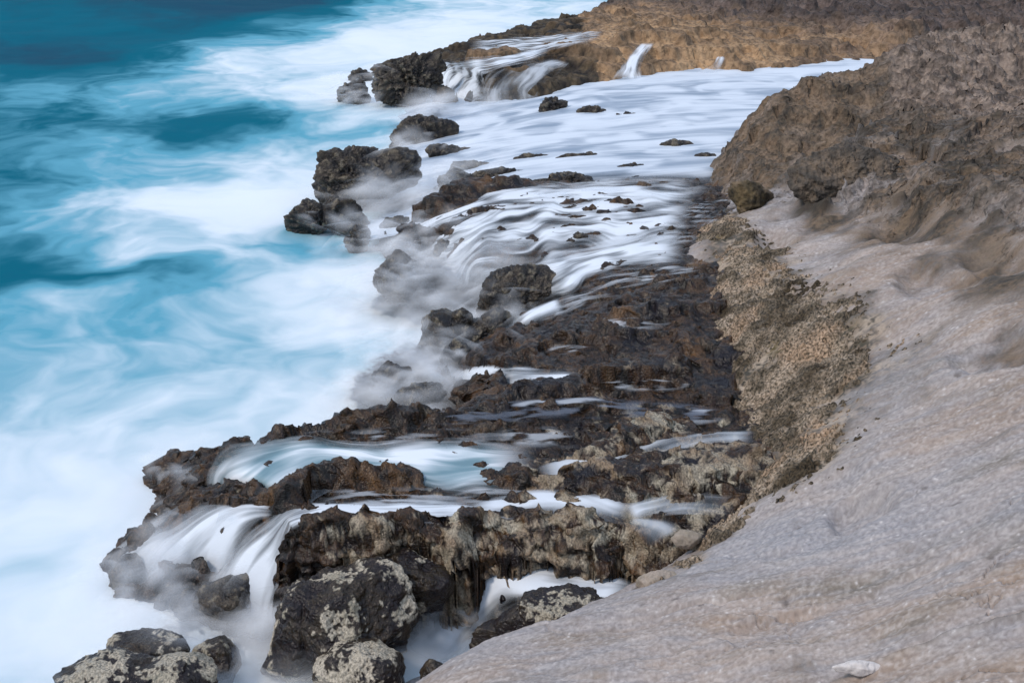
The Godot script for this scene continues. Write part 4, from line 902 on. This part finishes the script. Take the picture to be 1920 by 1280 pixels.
func _ready() -> void:
	var camera := Camera3D.new()
	camera.name = "camera"; camera.position = Vector3(0, 8, 0); camera.rotation.x = -0.39904; camera.fov = 29.863; camera.far = 1500.0
	add_child(camera)
	var sky := ProceduralSkyMaterial.new()
	sky.sky_top_color = Color(0.72, 0.80, 0.92); sky.sky_horizon_color = Color(0.84, 0.89, 0.95); sky.sky_curve = 0.2
	sky.ground_horizon_color = Color(0.70, 0.78, 0.86); sky.ground_bottom_color = Color(0.30, 0.38, 0.46)
	sky.sky_energy_multiplier = 1.0
	var env := Environment.new()
	env.background_mode = Environment.BG_SKY
	env.sky = Sky.new(); env.sky.sky_material = sky
	env.tonemap_mode = Environment.TONE_MAPPER_LINEAR
	env.tonemap_exposure = 1.12
	env.sdfgi_enabled = true; env.ssao_enabled = true; env.ssil_enabled = true
	var around := WorldEnvironment.new()
	around.name = "surroundings"; around.environment = env
	add_child(around)
	var sun := DirectionalLight3D.new()
	sun.name = "sun"; sun.light_energy = 0.5; sun.light_angular_distance = 12.0; sun.light_color = Color(1.0, 0.95, 0.9)
	sun.rotation_degrees = Vector3(-48, -62, 0); sun.shadow_enabled = true
	add_child(sun)

	noise_big = make_noise(11, 0.45, 2)
	noise_ridge = make_noise(12, 1.3, 4, FastNoiseLite.FRACTAL_RIDGED)
	noise_mid = make_noise(13, 1.0, 4)
	noise_fine = make_noise(14, 7.0, 3)
	noise_soft = make_noise(15, 1.0, 2)
	noise_grit = make_noise(17, 19.0, 2)
	noise_block = make_noise(18, 0.6, 2, FastNoiseLite.FRACTAL_FBM, FastNoiseLite.TYPE_CELLULAR)
	noise_block.cellular_return_type = FastNoiseLite.RETURN_CELL_VALUE
	noise_block.cellular_distance_function = FastNoiseLite.DISTANCE_EUCLIDEAN
	noise_block.domain_warp_enabled = true; noise_block.domain_warp_amplitude = 0.5; noise_block.domain_warp_frequency = 1.2
	noise_pits = make_noise(16, 4.5, 2, FastNoiseLite.FRACTAL_FBM, FastNoiseLite.TYPE_CELLULAR)
	g_platform = Grid.new(-5.0, -28.0, 8.0, -8.5, 0.25); plate(PLATFORM_POINTS, g_platform, 0.05)
	g_cliff = Grid.new(-4.0, -31.0, 20.0, -3.5, 0.25); plate(CLIFF_POINTS, g_cliff, 0.01)
	g_headland = Grid.new(-8.0, -56.0, 30.0, -32.0, 0.4); plate(HEADLAND_POINTS, g_headland, 0.01)
	g_bay = Grid.new(-6.0, -39.0, 14.0, -22.0, 0.4); plate(BAY_POINTS, g_bay, 0.02)
	g_foam = Grid.new(-32.0, -66.0, 32.0, -2.0, 0.8); plate(SEA_FOAM, g_foam, 0.08)
	platform_grids()
	water_grids()
	g_pale = zone_grid(PALE_ZONES); g_pitted = zone_grid(PITTED_ZONES); g_brown = zone_grid(BROWN_ZONES); g_crumbly = zone_grid(CRUMBLY_ZONES); g_hollow = zone_grid(HOLLOW_ZONES); g_strata = zone_grid(STRATA_ZONES); g_stain = zone_grid(STAIN_ZONES)

	var gritty := grain(21, 0.02, 5, [[0.0, 0.30], [0.35, 0.62], [0.55, 0.85], [1.0, 1.0]])
	var sandy := grain(24, 0.02, 5, [[0.0, 0.62], [0.4, 0.80], [0.6, 0.92], [1.0, 1.0]])
	var speckled := grain(22, 0.035, 5, [[0.0, 0.22], [0.42, 0.5], [0.55, 0.95], [1.0, 1.0]])
	var relief := grain(23, 0.025, 5, [])
	var barnacled := grain(25, 0.030, 4, [[0.0, Color(0.030, 0.028, 0.022)], [0.40, Color(0.075, 0.065, 0.045)], [0.47, Color(0.26, 0.20, 0.135)], [0.58, Color(0.45, 0.355, 0.26)], [0.80, Color(0.60, 0.51, 0.41)], [1.0, Color(0.66, 0.58, 0.49)]], 1024)
	var crust_rock := rock_material("crusted rock", barnacled, relief, 0.75, 2.5, 0.85)
	var craggy := grain(26, 0.016, 6, [[0.0, 0.22], [0.38, 0.50], [0.52, 0.82], [1.0, 1.0]], 1024)
	var crag_rock := rock_material("crag rock", craggy, relief, 0.7, 4.0, 0.9)
	var wet_rock := rock_material("wet rock", speckled, relief, 1.9, 1.6, 0.34)
	var dry_rock := rock_material("dry rock", sandy, relief, 2.3, 0.16, 0.92)
	var far_rock := rock_material("headland rock", craggy, relief, 0.33, 9.0, 0.9)
	var foam := StandardMaterial3D.new()
	foam.resource_name = "foaming water"; foam.vertex_color_use_as_albedo = true; foam.transparency = BaseMaterial3D.TRANSPARENCY_ALPHA
	foam.roughness = 0.55; foam.metallic_specular = 0.3; foam.cull_mode = BaseMaterial3D.CULL_DISABLED
	var vapour: StandardMaterial3D = foam.duplicate()
	vapour.resource_name = "spray"; vapour.roughness = 1.0; vapour.metallic_specular = 0.0
	vapour.backlight_enabled = true; vapour.backlight = Color(0.2, 0.2, 0.2); vapour.albedo_color = Color(0.98, 0.99, 1.0)
	var sea_surface := StandardMaterial3D.new()
	sea_surface.resource_name = "sea"; sea_surface.albedo_texture = foam_texture(); sea_surface.roughness = 0.8; sea_surface.metallic_specular = 0.08; sea_surface.texture_repeat = false

	var o := put("sea", sea_mesh(), sea_surface); tag(o, "", "", "", "structure")
	o = put("rock_platform", sheet(steps(-0.40, 0.36, 0.0015), depth_rows(9.2, 27.5, 0.0016), true, platform_vertex, -0.5), wet_rock); tag(o, "", "", "", "structure")
	var slope_columns := steps(-0.22, 0.64, 0.0019)
	slope_columns.append_array(steps(0.65, 2.2, 0.012))
	o = put("cliff_slope", sheet(slope_columns, depth_rows(2.2, 30.5, 0.0021), true, cliff_vertex, 0.0), dry_rock); tag(o, "", "", "", "structure")
	o = put("pitted_rock_terrain", sheet(steps(0.05, 0.42, 0.0015), depth_rows(9.5, 23.5, 0.0016), true, crust_vertex, 0.6), crust_rock); tag(o, "", "", "", "structure")
	o = put("bluff_terrain", sheet(steps(0.14, 0.64, 0.0014), depth_rows(11.5, 28.5, 0.0016), true, crag_vertex, 0.6), crag_rock); tag(o, "", "", "", "structure")
	o = put("ledge_face_terrain", face_mesh(), wet_rock); tag(o, "", "", "", "structure")
	var back := steps(33.0, 55.0, 0.07)
	for i in back.size(): back[i] = -back[i]
	o = put("headland_terrain", sheet(steps(-7.0, 27.0, 0.07), back, false, headland_vertex, -0.4), far_rock); tag(o, "", "", "", "structure")
	var bay_rows := steps(23.6, 38.5, 0.05)
	for i in bay_rows.size(): bay_rows[i] = -bay_rows[i]
	o = put("bay_water", sheet(steps(-5.5, 13.0, 0.07), bay_rows, false, bay_vertex, -0.12), foam); tag(o, "", "", "", "structure")

	var number := 0
	for r in ROCKS:
		number += 1
		var m := crag_rock if r[0] in ["bluff", "moss"] else dry_rock if r[0] in ["pale", "bluff", "moss", "white"] else wet_rock
		o = put("boulder" if r[0] in ["mottled", "moss", "bluff"] else "stone" if r[0] in ["pale", "white"] else "rock", rock_mesh(r[2], r[3], r[4], number, r[0]), m, Vector3(r[1][0], r[1][1], r[1][2]))
		tag(o, r[5], "boulder" if r[0] in ["mottled", "moss", "bluff"] else "stone" if r[0] in ["pale", "white"] else "rock")
	number = 0
	for w in WATERS:
		number += 1
		var called: String = {"tide_pool_stream": "tide_pool", "film": "water_film", "cove": "waterfall"}.get(w[0], w[0])
		o = put(called, water_mesh(w[2], w[1], number, w[0] == "tide_pool_stream"), foam)
		tag(o, w[3], called.replace("_", " "))
	var rng := RandomNumberGenerator.new()
	rng.seed = 77
	var banks := {}
	for b in MISTS:
		var at: Array = b[1].duplicate(); at.append(b[2])
		if not banks.has(b[0]): banks[b[0]] = []
		banks[b[0]].append(at)
	for k in banks:
		o = put("sea_mist", mist_mesh(banks[k], rng), vapour)
		tag(o, "white spray drifting low around the %s" % k, "mist", "", "stuff")
